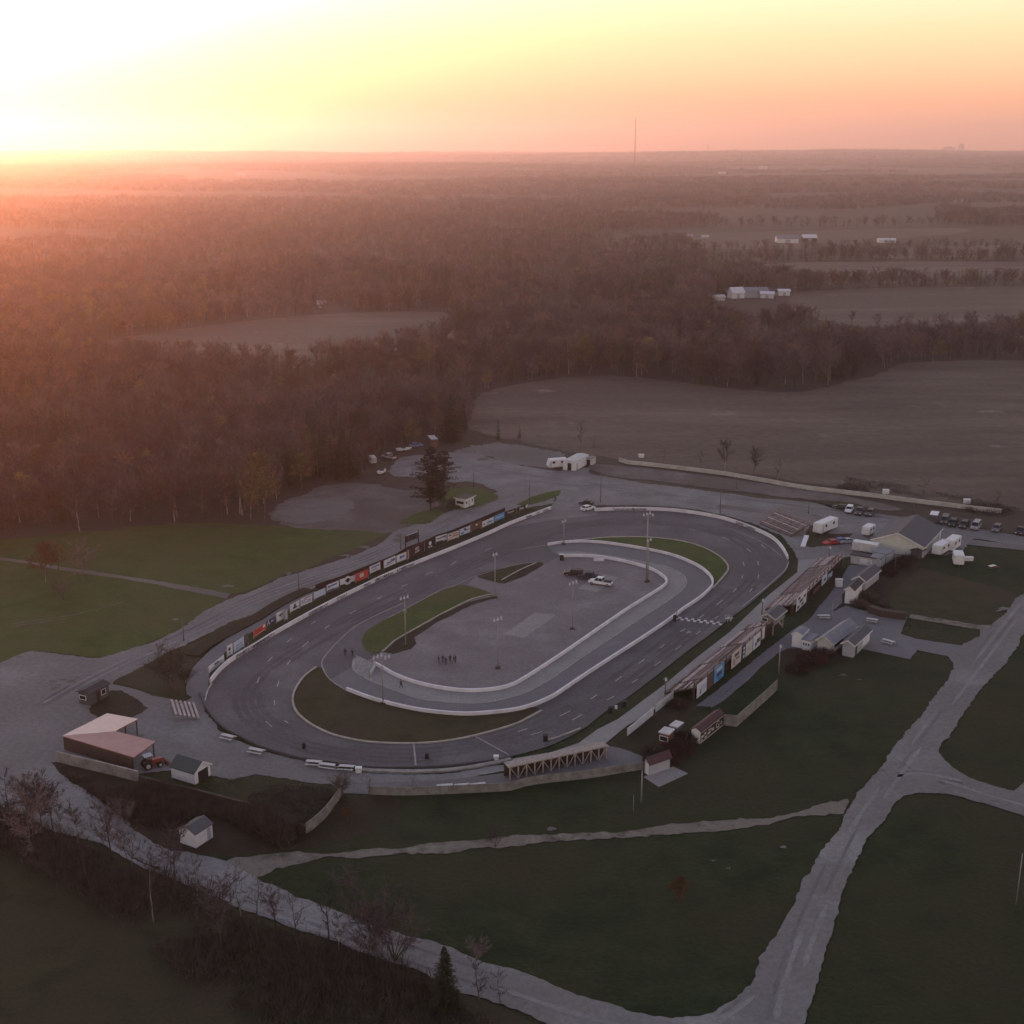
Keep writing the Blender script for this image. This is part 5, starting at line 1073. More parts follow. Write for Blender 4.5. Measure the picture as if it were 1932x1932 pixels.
def body_mesh(stride=0.0, bend=0.0):
    v, ed, rad = [], [], []
    def add(p, r, par=None):
        v.append(p); rad.append(r)
        if par is not None: ed.append((par, len(v) - 1))
        return len(v) - 1
    pel = add((0, 0, .95), .15); ch = add((bend * .5, 0, 1.28), .17, pel); nk = add((bend, 0, 1.47), .07, ch); hd = add((bend + .03, 0, 1.6), .1, nk); add((bend + .03, 0, 1.7), .085, hd)
    for s in (-1, 1):
        st = stride * s
        hp = add((0, s * .1, .9), .1, pel); kn = add((st * .5 + .03, s * .11, .5), .075, hp); an = add((st, s * .12, .08), .05, kn); add((st + .17, s * .13, .04), .045, an)
        sh = add((bend * .8, s * .2, 1.4), .075, ch); el = add((bend * .6 - st * .3, s * .27, 1.12), .055, sh); wr = add((bend * .6 - st * .6 + .1, s * .27, .88), .04, el); add((bend * .6 - st * .65 + .13, s * .27, .79), .045, wr)
    me = bpy.data.meshes.new('body'); me.from_pydata(v, ed, [])
    o = bpy.data.objects.new('tmp', me); COL.objects.link(o)
    o.modifiers.new('s', 'SKIN').use_smooth_shade = True; o.modifiers.new('d', 'SUBSURF').levels = 1
    for i, r in enumerate(rad): me.skin_vertices[0].data[i].radius = (r, r); me.skin_vertices[0].data[i].use_root = (i == 0)
    dg = bpy.context.evaluated_depsgraph_get(); out = bpy.data.meshes.new_from_object(o.evaluated_get(dg)); bpy.data.objects.remove(o); out.name = 'body'
    return out
BODY = [body_mesh(0, 0), body_mesh(.3, .05), body_mesh(0.08, .02)]
PM = [person_mat((.03, .03, .035), (.04, .045, .07)), person_mat((.05, .045, .05), (.03, .03, .03)), person_mat((.06, .05, .045), (.05, .055, .08)), person_mat((.035, .04, .05), (.02, .02, .025))]
def person(label, px, rz, k=0, c=0, group=None):
    t = thing('person', label, 'person', G(*px) + Vector((0, 0, .18)), rz, group)
    o = bpy.data.objects.new('body', BODY[k].copy()); COL.objects.link(o); o.parent = t; o.data.materials.clear(); o.data.materials.append(PM[c])
    MB().tube((.02 + .05 * (k == 1), 0, 1.66), (.0 + .05 * (k == 1), 0, 1.79), .115, .06, 10).build('hair', 'black', t, smooth=True)
g = 'people standing together in the infield'
for i, (x, lab) in enumerate(((1380, 'person in dark clothes at the left end of the infield group'), (1410, 'person in dark clothes beside the left end of the infield group'), (1434, 'person standing slightly in front of the others in the infield group'),
                              (1466, 'person in dark clothes standing apart in the middle of the infield group'), (1494, 'person in dark clothes, left of the close pair in the infield group'), (1508, 'person in dark clothes at the right end of the infield group'))):
    person(lab, T2(x, (1603, 1600, 1618, 1600, 1604, 1600)[i]), .7 * i, i % 3, i % 4, g)
person('person in dark clothes walking in the pit lane by the near bend', T2(1096, 1793), 2.4, 1, 1)
person('person in dark clothes by the pit entry hatching', T2(727, 1553), 1.0, 0, 3)
person('person crouched low on the asphalt left of the pit entry hatching', T2(675, 1550), 2.0, 2, 0)

# ================================================================== TREES
def twig_tri(mb, p, d, L, w, rnd):
    a = Vector((rnd.uniform(-1, 1), rnd.uniform(-1, 1), rnd.uniform(-1, 1))).cross(d).normalized() * w
    q = p + d * L; mb.quad(p - a, p + a, q)
def rdir(d, ang, rnd):
    a = Vector((rnd.uniform(-1, 1), rnd.uniform(-1, 1), rnd.uniform(-1, 1))); a = (a - d * a.dot(d)).normalized()
    return (d * math.cos(ang) + a * math.sin(ang)).normalized()
def bare_tree(seed, H=14, spread=.5, dens=1.0, low=.25, wtw=.035):
    """trunk mesh and crown mesh of a leafless tree: tapered limbs, branches and twigs"""
    rnd = random.Random(seed); tr, cr = MB(), MB()
    pts = [Vector((0, 0, 0))]; d = Vector((rnd.uniform(-.05, .05), rnd.uniform(-.05, .05), 1)).normalized(); seg = 7
    for i in range(seg):
        d = rdir(d, .10, rnd); d.z = abs(d.z); pts.append(pts[-1] + d * H * .86 / seg)
    r0 = H * .013
    for i in range(seg): tr.tube(pts[i], pts[i + 1], r0 * (1 - i / (seg + 1)), r0 * (1 - (i + 1) / (seg + 1)), 6, caps=False)
    nb = int(15 * dens)
    for k in range(nb):
        f = low + (1 - low) * (k + rnd.random()) / nb; i = min(seg - 1, int(f * seg)); p = pts[i].lerp(pts[i + 1], f * seg - i)
        az = rnd.uniform(0, 2 * PI); up = rnd.uniform(.4, 1.05); bd = Vector((math.cos(az), math.sin(az), up)).normalized()
        L = H * spread * (.42 + .55 * math.sin(PI * min(1, .12 + .80 * (f - low) / (1 - low)))) * rnd.uniform(.65, 1.0); br = r0 * .45 * (1.1 - f)
        q = p; dd = bd
        for s in range(3):
            n = q + dd * L / 3; cr.tube(q, n, max(.02, br * (1 - s / 3.3)), max(.015, br * (1 - (s + 1) / 3.3)), 4, caps=False)
            for j in range(int(5 * dens)):
                u = rnd.random(); c = q.lerp(n, u); sd = rdir(dd, rnd.uniform(.4, 1.0), rnd); sd.z += .25; sd.normalize(); sl = L * rnd.uniform(.2, .42)
                twig_tri(cr, c, sd, sl, wtw * 1.2, rnd)
                for m in range(5):
                    c2 = c + sd * sl * rnd.uniform(.2, .95); td = rdir(sd, rnd.uniform(.3, .9), rnd); td.z += .2; td.normalize()
                    twig_tri(cr, c2, td, sl * rnd.uniform(.3, .7), wtw, rnd)
            q = n; dd = rdir(dd, .3, rnd); dd.z += .12; dd.normalize()
    return tr, cr
def leafy(seed, H, spread, nleaf, size, low=.2):
    rnd = random.Random(seed); tr, cr = bare_tree(seed, H, spread, .7, low)
    lf = MB(); cl = []
    for k in range(34):
        f = rnd.uniform(low + .05, 1.0); R = H * spread * .75 * math.sin(PI * min(.97, .18 + .78 * f)) ; az = rnd.uniform(0, 2 * PI); rr = R * math.sqrt(rnd.random())
        cl.append((Vector((math.cos(az) * rr, math.sin(az) * rr, H * (low + (1 - low) * f) * .98)), H * rnd.uniform(.05, .10)))
    for k in range(nleaf):
        c, r = rnd.choice(cl); p = c + Vector((rnd.gauss(0, 1), rnd.gauss(0, 1), rnd.gauss(0, .7))) * r * .7
        a = Vector((rnd.uniform(-1, 1), rnd.uniform(-1, 1), rnd.uniform(-1, 1))).normalized() * size; b = a.cross(Vector((rnd.uniform(-1, 1), rnd.uniform(-1, 1), 1))).normalized() * size * .7
        lf.quad(p - a, p + b, p + a, p - b)
    return tr, cr, lf
def conifer(seed, H, R, n=1500, low=.08):
    rnd = random.Random(seed); tr, cr = MB(), MB(); tr.tube((0, 0, 0), (0, 0, H), H * .012, .02, 6)
    for k in range(n // 8):
        f = low + (1 - low) * rnd.random() ** 1.15; z = H * f; L = R * (1 - f) ** .85 * rnd.uniform(.6, 1.05) + .15; az = rnd.uniform(0, 2 * PI)
        d = Vector((math.cos(az), math.sin(az), -.18 + .35 * f)).normalized(); p = Vector((0, 0, z))
        side = Vector((-d.y, d.x, 0)).normalized()
        for j in range(8):
            u = rnd.uniform(.15, 1); c = p + d * L * u + Vector((0, 0, rnd.uniform(-.12, .12))); s = .22 * H * .05 + L * .16 * (1.1 - u) + .1
            e = (side * rnd.uniform(-1, 1) + d * rnd.uniform(.2, .9) + Vector((0, 0, rnd.uniform(-.35, .1)))).normalized(); g = e.cross(Vector((0, 0, 1))).normalized() * s * .38
            cr.quad(c - g * .6, c + e * s * 1.3, c + g * .6)
    return tr, cr
def big_pine(seed, H, low, tiers):
    rnd = random.Random(seed); tr, cr = MB(), MB(); tr.tube((0, 0, 0), (0, 0, H), .26, .05, 8)
    for k in range(tiers):
        f = low + (1 - low) * (k + rnd.random() * .6) / tiers; z = H * f; nb = rnd.randint(3, 5)
        for b in range(nb):
            az = rnd.uniform(0, 2 * PI); L = H * .35 * math.sin(PI * min(.95, .32 + .62 * (f - low) / (1 - low))) * rnd.uniform(.55, 1.15); d = Vector((math.cos(az), math.sin(az), rnd.uniform(-.08, .12))).normalized(); s = Vector((-d.y, d.x, 0))
            p = Vector((0, 0, z)); tr.tube(p, p + d * L, .06, .02, 4, caps=False)
            for j in range(85):
                u = rnd.random() ** .6; c = p + d * L * u + s * rnd.gauss(0, .12) * L + Vector((0, 0, rnd.gauss(.08, .11))); w = rnd.uniform(.16, .34)
                e = Vector((rnd.uniform(-1, 1), rnd.uniform(-1, 1), rnd.uniform(-.1, .9))).normalized(); g = e.cross(d).normalized() * w * .3
                cr.quad(c - g, c + e * w * 1.7, c + g)
    return tr, cr
def mesh_of(mb, name, m):
    o = mb.build(name, m); me = o.data; bpy.data.objects.remove(o); return me
TREES = {}
def bush(seed, H, R, stems=9):
    rnd = random.Random(seed); tr, cr = MB(), MB()
    for k in range(stems):
        az = 2 * PI * k / stems + rnd.uniform(-.3, .3); d = Vector((math.cos(az) * rnd.uniform(.1, .75), math.sin(az) * rnd.uniform(.1, .75), 1)).normalized(); p = Vector((rnd.uniform(-.2, .2), rnd.uniform(-.2, .2), 0)); L = H * rnd.uniform(.7, 1.0)
        tr.tube(p, p + d * L * .4, .09, .06, 5, caps=False); q = p + d * L * .4
        for s in range(3):
            n = q + d * L * .2; cr.tube(q, n, .06 - .015 * s, .045 - .015 * s, 4, caps=False)
            for j in range(11):
                c = q.lerp(n, rnd.random()); sd = rdir(d, rnd.uniform(.4, 1.2), rnd); sl = R * rnd.uniform(.25, .55); twig_tri(cr, c, sd, sl, .04, rnd)
                for m in range(5):
                    td = rdir(sd, rnd.uniform(.3, 1.0), rnd); twig_tri(cr, c + sd * sl * rnd.uniform(.2, .95), td, sl * rnd.uniform(.35, .7), .032, rnd)
            q = n; d = rdir(d, .25, rnd)
    return tr, cr
def variant(key, gen, bark='bark', leaf='twig', third=None):
    ms = [mesh_of(gen[0], 'trunk', bark), mesh_of(gen[1], 'crown', leaf)]
    if len(gen) > 2: ms.append(mesh_of(gen[2], 'foliage', third))
    TREES[key] = ms
for i in range(5): variant(('bare', i), bare_tree(20 + i, 14, (.40, .46, .38, .5, .43)[i], 1.25, (.3, .2, .4, .25, .3)[i], .05))
for i in range(2): variant(('rust', i), bare_tree(40 + i, 13, .46, 1.4, .2, .055), leaf='twigred')
for i in range(2): variant(('conifer', i), conifer(60 + i, 14, (2.6, 3.3)[i], 2400), leaf='needles')
for i in range(2): variant(('gold', i), leafy(70 + i, 13, .42, 1500, .26), third='gold')
variant(('conifer', 2), conifer(66, 14, 5.6, 5200, .03), leaf='pine')
variant(('orange', 0), leafy(80, 11, .45, 1300, .25), third='orange')
variant(('slim', 0), bare_tree(90, 9, .3, .8, .2, .026), leaf='shrub'); variant(('slim', 1), bare_tree(91, 9, .38, .7, .15, .026), leaf='shrub')
variant(('bushy', 0), bush(95, 9, 5.0, 11), leaf='shrub'); variant(('bushy', 1), bush(96, 9, 4.2, 9), leaf='twig')
variant(('pine', 0), big_pine(97, 15, .30, 17), leaf='pine'); variant(('pine', 1), big_pine(98, 15, .16, 18), leaf='pine')

NAMES = {'bare': 'bare_tree', 'rust': 'rust_tree', 'conifer': 'conifer_tree', 'gold': 'gold_tree', 'orange': 'orange_tree', 'slim': 'sapling', 'bushy': 'bush', 'pine': 'pine_tree'}
def tree(key, label, p, s=1.0, rz=None, group=None, cat='tree'):
    t = thing(NAMES[key[0]], label, cat, p, random.uniform(0, 6.28) if rz is None else rz, group); t.scale = (s, s, s * random.uniform(.92, 1.1))
    for me, nm in zip(TREES[key], ('trunk', 'crown', 'foliage')):
        o = bpy.data.objects.new(nm, me); COL.objects.link(o); o.parent = t
    return t
def tree_px(key, label, base, top, **k):
    p = G(*base); h = ztop(p, top[1]); H0 = {'bare': 14, 'rust': 13, 'conifer': 14, 'gold': 13, 'orange': 11, 'slim': 9, 'bushy': 9, 'pine': 15}[key[0]]
    return tree(key, label, p, h / H0, **k)
tree_px(('pine', 0), 'tall pine with tiered branches, right one of the pair beside the kiosk', T2(1420, 372), T2(1410, -15))
tree_px(('pine', 1), 'tall dense pine, left one of the pair beside the kiosk', T2(1318, 440), T2(1340, -5))
tree_px(('pine', 1), 'slimmer pine close behind the left pine of the pair', T2(1345, 428), T2(1350, 90), rz=2.0)
tree_px(('gold', 0), 'golden leaved tree at the corner of the dirt lot and the lawn', T2(62, 552), T2(60, 55))
tree_px(('orange', 0), 'broad orange tree over the track on the left lawn', T1(345, 990), T1(350, 690))
tree_px(('gold', 1), 'olive yellow tree just behind the broad orange one', T1(440, 900), T1(450, 670))
tree_px(('bare', 1), 'bare reddish tree on the two-track path across the left lawn', T1(625, 985), T1(640, 650))
tree_px(('bushy', 1), 'low bare bush tree in front of the bare reddish tree on the lawn', T1(480, 1120), T1(500, 960))
tree_px(('bushy', 0), 'big bare bush in the dead grass beside the billboard end', T1(1290, 1800), T1(1290, 1500))
tree_px(('bushy', 0), 'bare bush nearest to the grey apron path', T1(1400, 1770), T1(1400, 1620), rz=1.0)
tree_px(('conifer', 2), 'large dark conifer at the edge of the woods behind the paddock', (850, 832), (848, 745))
tree_px(('conifer', 0), 'dark conifer between the large conifer and the open field', (940, 830), (940, 790))
tree_px(('conifer', 0), 'small dark conifer at the field edge right of the other conifers', (980, 828), (980, 797))
tree_px(('conifer', 1), 'small dark conifer behind the long white workshop', (1120, 845), (1120, 823))
for lab, b, tp in (('bare sapling behind the camper at the field edge', (1096, 845), (1096, 795)), ('bare sapling in the field above the boundary wall start', (1252, 872), (1250, 840)), ('bare sapling over the middle of the boundary wall', (1322, 880), (1322, 848)),
                   ('thin bare sapling in front of the wide field', (1467, 905), (1467, 864)), ('bare tree standing alone before the wide field on the right', (1742, 940), (1742, 896)), ('low bare sapling at the right end of the boundary wall', (1880, 965), (1880, 925))):
    tree_px(('slim', random.randint(0, 1)), lab, b, tp)
for lab, k, b, tp in (('bare tree leaning left at the left bank of the lower road', ('bare', 0), Q5(30, 60), Q5(20, -40)), ('bare multi-stemmed tree on the left bank, left of the tallest', ('bare', 3), T5(255, 1100), T5(230, 770)), ('tallest bare tree on the left bank of the lower road', ('bare', 1), T5(315, 1125), T5(310, 745)),
                      ('spreading bare tree right of the tallest on the left bank', ('bare', 4), T5(400, 1150), T5(420, 820)), ('short bare tree between the spreading one and the shed', ('bare', 2), T5(590, 1200), T5(600, 990)), ('slim bare tree on the road bank opposite the white shed', ('slim', 0), T5(780, 1270), T5(775, 1060)),
                      ('bare tree with a thick fork opposite the white shed', ('bare', 0), T5(960, 1370), T5(960, 1120)), ('yellowish bare bush above the road, left of the white shed', ('bushy', 1), T5(950, 1110), T5(960, 940)), ('slim bare tree at the road edge below the white shed', ('slim', 1), Q5(708, 265), Q5(708, 170)),
                      ('leaning dead tree with two stubby arms at the road edge', ('slim', 1), Q5(800, 318), Q5(800, 240)), ('slim bare tree left of the road, right of the dead one', ('slim', 0), Q5(872, 350), Q5(868, 255)), ('tall slim bare tree where the two-track meets the road', ('slim', 1), Q5(968, 382), Q5(960, 215)),
                      ('slim bare tree across the road by the dark lawn corner', ('slim', 0), Q5(1240, 482), Q5(1240, 270)), ('short stick like tree beside the road below the dark lawn', ('slim', 1), Q5(1205, 475), Q5(1203, 425)), ('pale pinkish bush tree, the larger at the lower road', ('bushy', 1), Q5(1410, 520), Q5(1410, 295)),
                      ('pale pinkish bush tree, the smaller beside the larger one', ('bushy', 1), Q5(1490, 560), Q5(1490, 370)), ('dark round conifer at the lower edge of the road', ('conifer', 2), Q5(1680, 735), Q5(1680, 525)), ('slim bare tree right of the dark round conifer', ('slim', 0), Q5(1815, 690), Q5(1812, 590)),
                      ('slim bare tree in the brush by the lowest bend of the road', ('slim', 1), Q5(1888, 720), Q5(1886, 580)), ('small gold sapling beside the dark lawn hollow', ('orange', 0), Q6(630, 345), Q6(630, 245)), ('low brown sapling at the start of the rutted track', ('bushy', 1), Q5(1870, 130), Q5(1870, 60)),
                      ('orange brown sapling under the end of the grey board fence', ('orange', 0), T6(690, 1090), T6(690, 980)), ('bare brown tree at the corner of the grey board fence', ('bushy', 0), T6(640, 900), T6(620, 720)), ('low reddish bush on the dark lawn below the rutted track', ('bushy', 1), Q5(1300, 300), Q5(1300, 200)),
                      ('slim bare sapling on the bank by the small bleacher path', ('slim', 0), T6(855, 890), T6(855, 750)), ('slim bare sapling in front of the grey board fence', ('slim', 1), T6(1195, 890), T6(1195, 740)), ('pale bush at the lower road right of the dark conifer', ('bushy', 1), Q5(1800, 560), Q5(1800, 480))):
    tree_px(k, lab, b, tp, cat='bush' if k[0] == 'bushy' else 'tree')

for i, (u, v, h) in enumerate(((18, 1545, 9), (60, 1562, 8), (118, 1590, 10), (150, 1598, 7), (212, 1622, 8), (250, 1640, 9), (292, 1655, 6), (330, 1672, 8), (372, 1690, 7), (455, 1730, 8), (520, 1752, 6), (560, 1768, 7), (640, 1800, 7), (700, 1822, 8), (760, 1845, 6), (905, 1890, 7), (60, 1620, 10), (170, 1680, 9), (290, 1740, 10), (420, 1800, 9))):
    tree((('slim', i % 2), ('bare', i % 5))[i % 3 == 1], 'slim bare tree in the brush on the near bank of the lower road', G(u, v), h / (9 if i % 3 != 1 else 12), None, 'slim bare trees on the road bank')
def shrub(label, px, R, h, m='shrub', seed=1, n=500):
    rnd = random.Random(seed); p = G(*px); mb = MB(); st = MB()
    for k in range(n):
        a = rnd.uniform(0, 2 * PI); r = R * math.sqrt(rnd.random()); q = Vector((math.cos(a) * r * .7, math.sin(a) * r * .7, 0)); d = Vector((math.cos(a) * r * .25, math.sin(a) * r * .25, h * rnd.uniform(.4, 1) * (1 - .5 * (r / R) ** 2))); L = d.length; d.normalize()
        d = rdir(d, rnd.uniform(0, .5), rnd); twig_tri(mb, q + Vector((0, 0, rnd.uniform(0, h * .45))), d, L * .8, .045, rnd)
        e = rdir(d, .8, rnd); twig_tri(mb, q + d * L * rnd.uniform(.2, .8) + Vector((0, 0, .1)), e, L * .4, .05, rnd)
    t = thing('shrub', label, 'shrub', p, 0)
    mb.build('twigs', m, t)
    for k in range(5):
        a = rnd.uniform(0, 6.28); st.tube((0, 0, 0), (math.cos(a) * R * .3, math.sin(a) * R * .3, h * .6), .05, .02, 5, caps=False)
    st.build('stems', 'bark', t)
for i, (lab, px, R, h, m) in enumerate((('red brown shrub beside the white topped stalls', T7(1260, 900), 3.5, 2.4, 'shrubred'), ('dark red shrub in front of the concrete pad hut', T7(1200, 970), 3.0, 2.2, 'shrubred'), ('brown shrub left of the white topped stalls', T7(1060, 930), 2.8, 2.0, 'shrub'), ('dark red shrub between the stalls and the lettered hut', T7(1310, 830), 2.8, 2.4, 'shrubred'),
        ('large red brown shrub below the concession stand', T4(330, 1590), 4.0, 2.6, 'shrubred'), ('red brown shrub at the corner of the concession stand', T4(430, 1540), 2.6, 2.0, 'shrubred'), ('dark shrub on the lawn below the large red brown one', T4(220, 1660), 3.0, 1.8, 'shrubred'), ('dark shrub beside the narrow white booth', T4(750, 1110), 3.2, 2.2, 'shrub'), ('second dark shrub to the right of the narrow booth', T4(690, 1170), 2.8, 2.2, 'shrub'),
        ('red brown shrub row end at the canteen roof', T4(900, 930), 3.0, 2.6, 'shrubred'), ('red brown shrub between the canteen and the clubhouse', T4(1000, 870), 3.2, 2.8, 'shrubred'), ('shrub in front of the clubhouse corner', T4(1060, 830), 2.5, 2.4, 'shrub'), ('dark shrub in the gap below the near grandstand end', T7(1250, 560), 2.5, 1.5, 'shrubred'), ('dark small shrub in the field behind the boundary wall', T4(640, 290), 6.0, 1.7, 'shrub'), ('wide dark shrub behind the boundary wall near its right end', T4(1650, 440), 8.0, 1.6, 'shrub'), ('dark pile of brush in front of the picnic bank', T4(870, 1170), 2.0, 1.4, 'shrub'))):
    shrub(lab, px, R, h, m, 100 + i, int(55 * R * R) if R < 5 else 800)

# ---- undergrowth along the lower road: one tangle nobody could count
def tangle(name, polys, n, h, m, wd=.05):
    rnd = random.Random(5); mb = MB(); area = []
    for px in polys:
        pts = [p.xy for p in W(px)]; xs = [p.x for p in pts]; ys = [p.y for p in pts]; area.append((pts, min(xs), max(xs), min(ys), max(ys)))
    def inside(p, poly):
        c = False; j = len(poly) - 1
        for i in range(len(poly)):
            a, b = poly[i], poly[j]
            if (a.y > p.y) != (b.y > p.y) and p.x < (b.x - a.x) * (p.y - a.y) / (b.y - a.y) + a.x: c = not c
            j = i
        return c
    for pts, x0, x1, y0, y1 in area:
        k = 0
        while k < n:
            p = Vector((rnd.uniform(x0, x1), rnd.uniform(y0, y1)))
            if not inside(p, pts): k += .25; continue
            k += 1
            f = .5 + noise.noise(Vector((p.x * .09, p.y * .09, 0.4))) * 1.1
            if f < .1: continue
            hh = h * f * rnd.uniform(.5, 1.2); b = Vector((p.x, p.y, 0))
            for j in range(8):
                d = Vector((rnd.gauss(0, .5), rnd.gauss(0, .45), 1)).normalized(); twig_tri(mb, b + Vector((rnd.gauss(0, .5), rnd.gauss(0, .5), hh * rnd.uniform(0, .4))), d, hh * rnd.uniform(.4, .9), wd, rnd)
    return struct(mb.build(name, m), 'stuff')
tangle('undergrowth', [[(-120, 1500), (0, 1528), (105, 1582), (225, 1616), (300, 1648), (390, 1688), (440, 1716), (490, 1742), (575, 1768), (675, 1803), (800, 1850), (900, 1892), (940, 1990), (700, 1990), (430, 1900), (300, 1800), (150, 1690), (0, 1600), (-150, 1560)],
                       [T5(500, 740), T5(760, 800), T5(1200, 850), T5(1900, 1000), T6(350, 1190), T6(200, 1290), T5(1650, 1040), T5(1300, 1120), T5(1000, 1100)]], 8500, 3.7, 'shrub', .04)
tangle('weeds', [[T6(0, 800), T6(150, 800), T6(560, 870), T6(640, 890), T6(420, 1130), T6(370, 1160), T6(200, 1090), T6(0, 990)], [T5(1750, 760), T5(1960, 850), T5(1960, 960), T5(1700, 880)], [T4(570, 260), T4(900, 300), T4(1400, 400), T4(1800, 450), T4(1932, 440), T4(1400, 330), T4(900, 240), T4(600, 200)], [T2(1500, 330), T2(1560, 420), T2(1450, 430)]], 1500, 1.1, 'weeds')

# ---- the woods
rng = np.random.default_rng(3)
def poly_np(px): return np.array([[p.x, p.y] for p in W(px)])
COMPOUND = [(-900, 1050), (-300, 1030), (0, 1016), (100, 1010), (200, 998), (330, 986), (480, 983), (508, 962), (530, 940), (570, 926), (620, 912), (684, 906), (694, 880), (712, 866), (745, 850), (790, 838), (835, 826), (872, 816), (890, 812), (930, 822), (1000, 838), (1200, 870), (1500, 907), (1932, 966),
            (2600, 1040), (3800, 1400), (3800, 4000), (-2500, 4000)]
CLEAR = [poly_np(f) for f in FIELDS] + [poly_np(COMPOUND)]
CLEAR += [poly_np(f) for f in ([(180, 655), (300, 630), (560, 640), (660, 655), (560, 694), (420, 698), (290, 692), (200, 675)], [(1335, 560), (1490, 556), (1505, 612), (1340, 617)], [(-60, 735), (40, 722), (120, 714), (150, 722), (100, 740), (20, 752), (-60, 760)], [(1500, 585), (1620, 605), (1700, 612), (1932, 603), (2300, 605), (2300, 634), (1932, 634), (1700, 646), (1580, 640), (1490, 612)], [(1390, 500), (2300, 496), (2300, 536), (1932, 535), (1500, 537), (1420, 524)], [(1270, 460), (1560, 462), (1815, 436), (1932, 470), (1932, 486), (1600, 486), (1390, 490)],
    [(1335, 575), (1400, 552), (1490, 552), (1490, 572), (1400, 580)], [(825, 432), (960, 432), (960, 427), (830, 426)], [(590, 580), (640, 592), (640, 572), (600, 570)], [(905, 602), (960, 604), (960, 586), (910, 584)])]
def in_poly(P, poly):
    x, y = P[:, 0], P[:, 1]; c = np.zeros(len(P), bool); j = len(poly) - 1
    for i in range(len(poly)):
        xi, yi = poly[i]; xj, yj = poly[j]
        if yi != yj: c ^= ((yi > y) != (yj > y)) & (x < (xj - xi) * (y - yi) / (yj - yi) + xi)
        j = i
    return c
def scatter(r0, r1, space, half=.52):
    n = int(half * (r1 * r1 - r0 * r0) / (space * space)); r = np.sqrt(rng.uniform(r0 * r0, r1 * r1, n)); a = rng.uniform(-half, half * .92, n)
    P = np.stack([r * np.sin(a), r * np.cos(a)], 1); k = np.zeros(n, bool)
    for c in CLEAR: k |= in_poly(P, c)
    return P[~k]
near = scatter(230, 520, 4.6); mid1 = scatter(520, 1000, 6.2); mid2 = scatter(1000, 2200, 8.6)
def openness(p):
    """far clearings: fields strung out east and west, more of them to the right"""
    x, y = p; return noise.noise(Vector((x / 900, y / 420, 3.7))) + .18 * (x / (y + 1)) - .02 * min(1, y / 4000)
def kind_at(p):
    x, y = p; n = noise.noise(Vector((x / 60, y / 60, 9.1))); r = rng.random(); u = 966 + FOC * x / (y * CP + 1)
    dconif = .04 + .62 * smooth01(.10, .34, n)
    if 540 < u < 860 and 400 < y < 560: dconif += .30 * smooth01(-.2, .2, noise.noise(Vector((x / 30, y / 30, 1.7))))
    if u < 430 and 560 < y < 900 and r > .80: return ('gold', int(rng.integers(2)))  # extra gold trees here: low sunlight on the crowns put into leaf colour
    if r < dconif: return ('conifer', int(rng.integers(2)))
    if r < dconif + .008 + .06 * smooth01(.15, .4, noise.noise(Vector((x / 45, y / 45, 2.2)))): return ('gold', int(rng.integers(2)))
    if r < dconif + .22 + .4 * smooth01(-.1, .3, noise.noise(Vector((x / 110, y / 150, 5.5)))): return ('rust', int(rng.integers(2)))
    return ('bare', int(rng.integers(5)))
order = np.argsort(np.hypot(near[:, 0], near[:, 1])); near = near[order]
vis = [p for p in near if abs(p[0] / p[1]) < .44]
singles = vis[:235]; used_s = set(map(tuple, singles)); rest = [p for p in near if tuple(p) not in used_s]
KL = {'bare': 'bare brown tree at the edge of the woods beyond the left lawn and dirt lot', 'rust': 'rust tinted bare tree at the edge of the woods beyond the left lawn', 'conifer': 'dark green conifer among the bare trees at the woods edge', 'gold': 'gold leaved tree among the bare trees at the woods edge'}
for p in singles:
    k = kind_at(p); s = rng.uniform(.62, 1.08)
    tree(k, KL[k[0]], (p[0], p[1], 0), s, rng.uniform(0, 6.28), 'trees at the woods edge, ' + k[0])

# one object for the rest: each point carries kind, turn and size
LIB = bpy.data.collections.new('woods_library'); keys = [k for k in TREES if k[0] in ('bare', 'rust', 'conifer', 'gold') and k != ('conifer', 2)]
def joined(key):
    vs, fs, mi, mats = [], [], [], []
    for i, me in enumerate(TREES[key]):
        k = len(vs); vs += [tuple(v.co) for v in me.vertices]; fs += [tuple(k + q for q in p.vertices) for p in me.polygons]; mi += [i] * len(me.polygons); mats.append(me.materials[0])
    me = bpy.data.meshes.new('woods tree'); me.from_pydata(vs, [], fs)
    for m in mats: me.materials.append(m)
    me.polygons.foreach_set('material_index', mi); return me
def clump(seed, key_mix, n=9, R=17):
    """far off, a tree is a few pixels: a stand of light crowns"""
    rnd = random.Random(seed); mb = MB()
    for k in range(n):
        a = rnd.uniform(0, 6.28); r = R * math.sqrt(rnd.random()); H = rnd.uniform(8, 15); cx, cy = r * math.cos(a), r * math.sin(a)
        for j in range(46):
            f = rnd.uniform(.15, 1); w = 3.4 * math.sin(PI * min(.96, .15 + .7 * f)); d = Vector((rnd.gauss(0, .4), rnd.gauss(0, .4), 1)).normalized()
            twig_tri(mb, Vector((cx + rnd.uniform(-w, w), cy + rnd.uniform(-w, w), H * f * .85)), d, H * .22, .42, rnd)
    return mb
libs = []
for k in keys: libs.append(joined(k))
for i, m in enumerate(('twig', 'twig', 'twigred', 'needles')): libs.append(mesh_of(clump(300 + i, None), 'woods stand', m))
for i, me in enumerate(libs):
    o = bpy.data.objects.new('woods_%02d' % i, me); LIB.objects.link(o)
pts, var, rot, scl = [], [], [], []
def put(p, v, s, z=0.0): pts.append((p[0], p[1], z)); var.append(v); rot.append((0, 0, rng.uniform(0, 6.28))); scl.append((s * rng.uniform(.9, 1.1), s * rng.uniform(.9, 1.1), s))
def grow(p): return .82 + .55 * noise.noise(Vector((p[0] / 70, p[1] / 70, 6.6)))
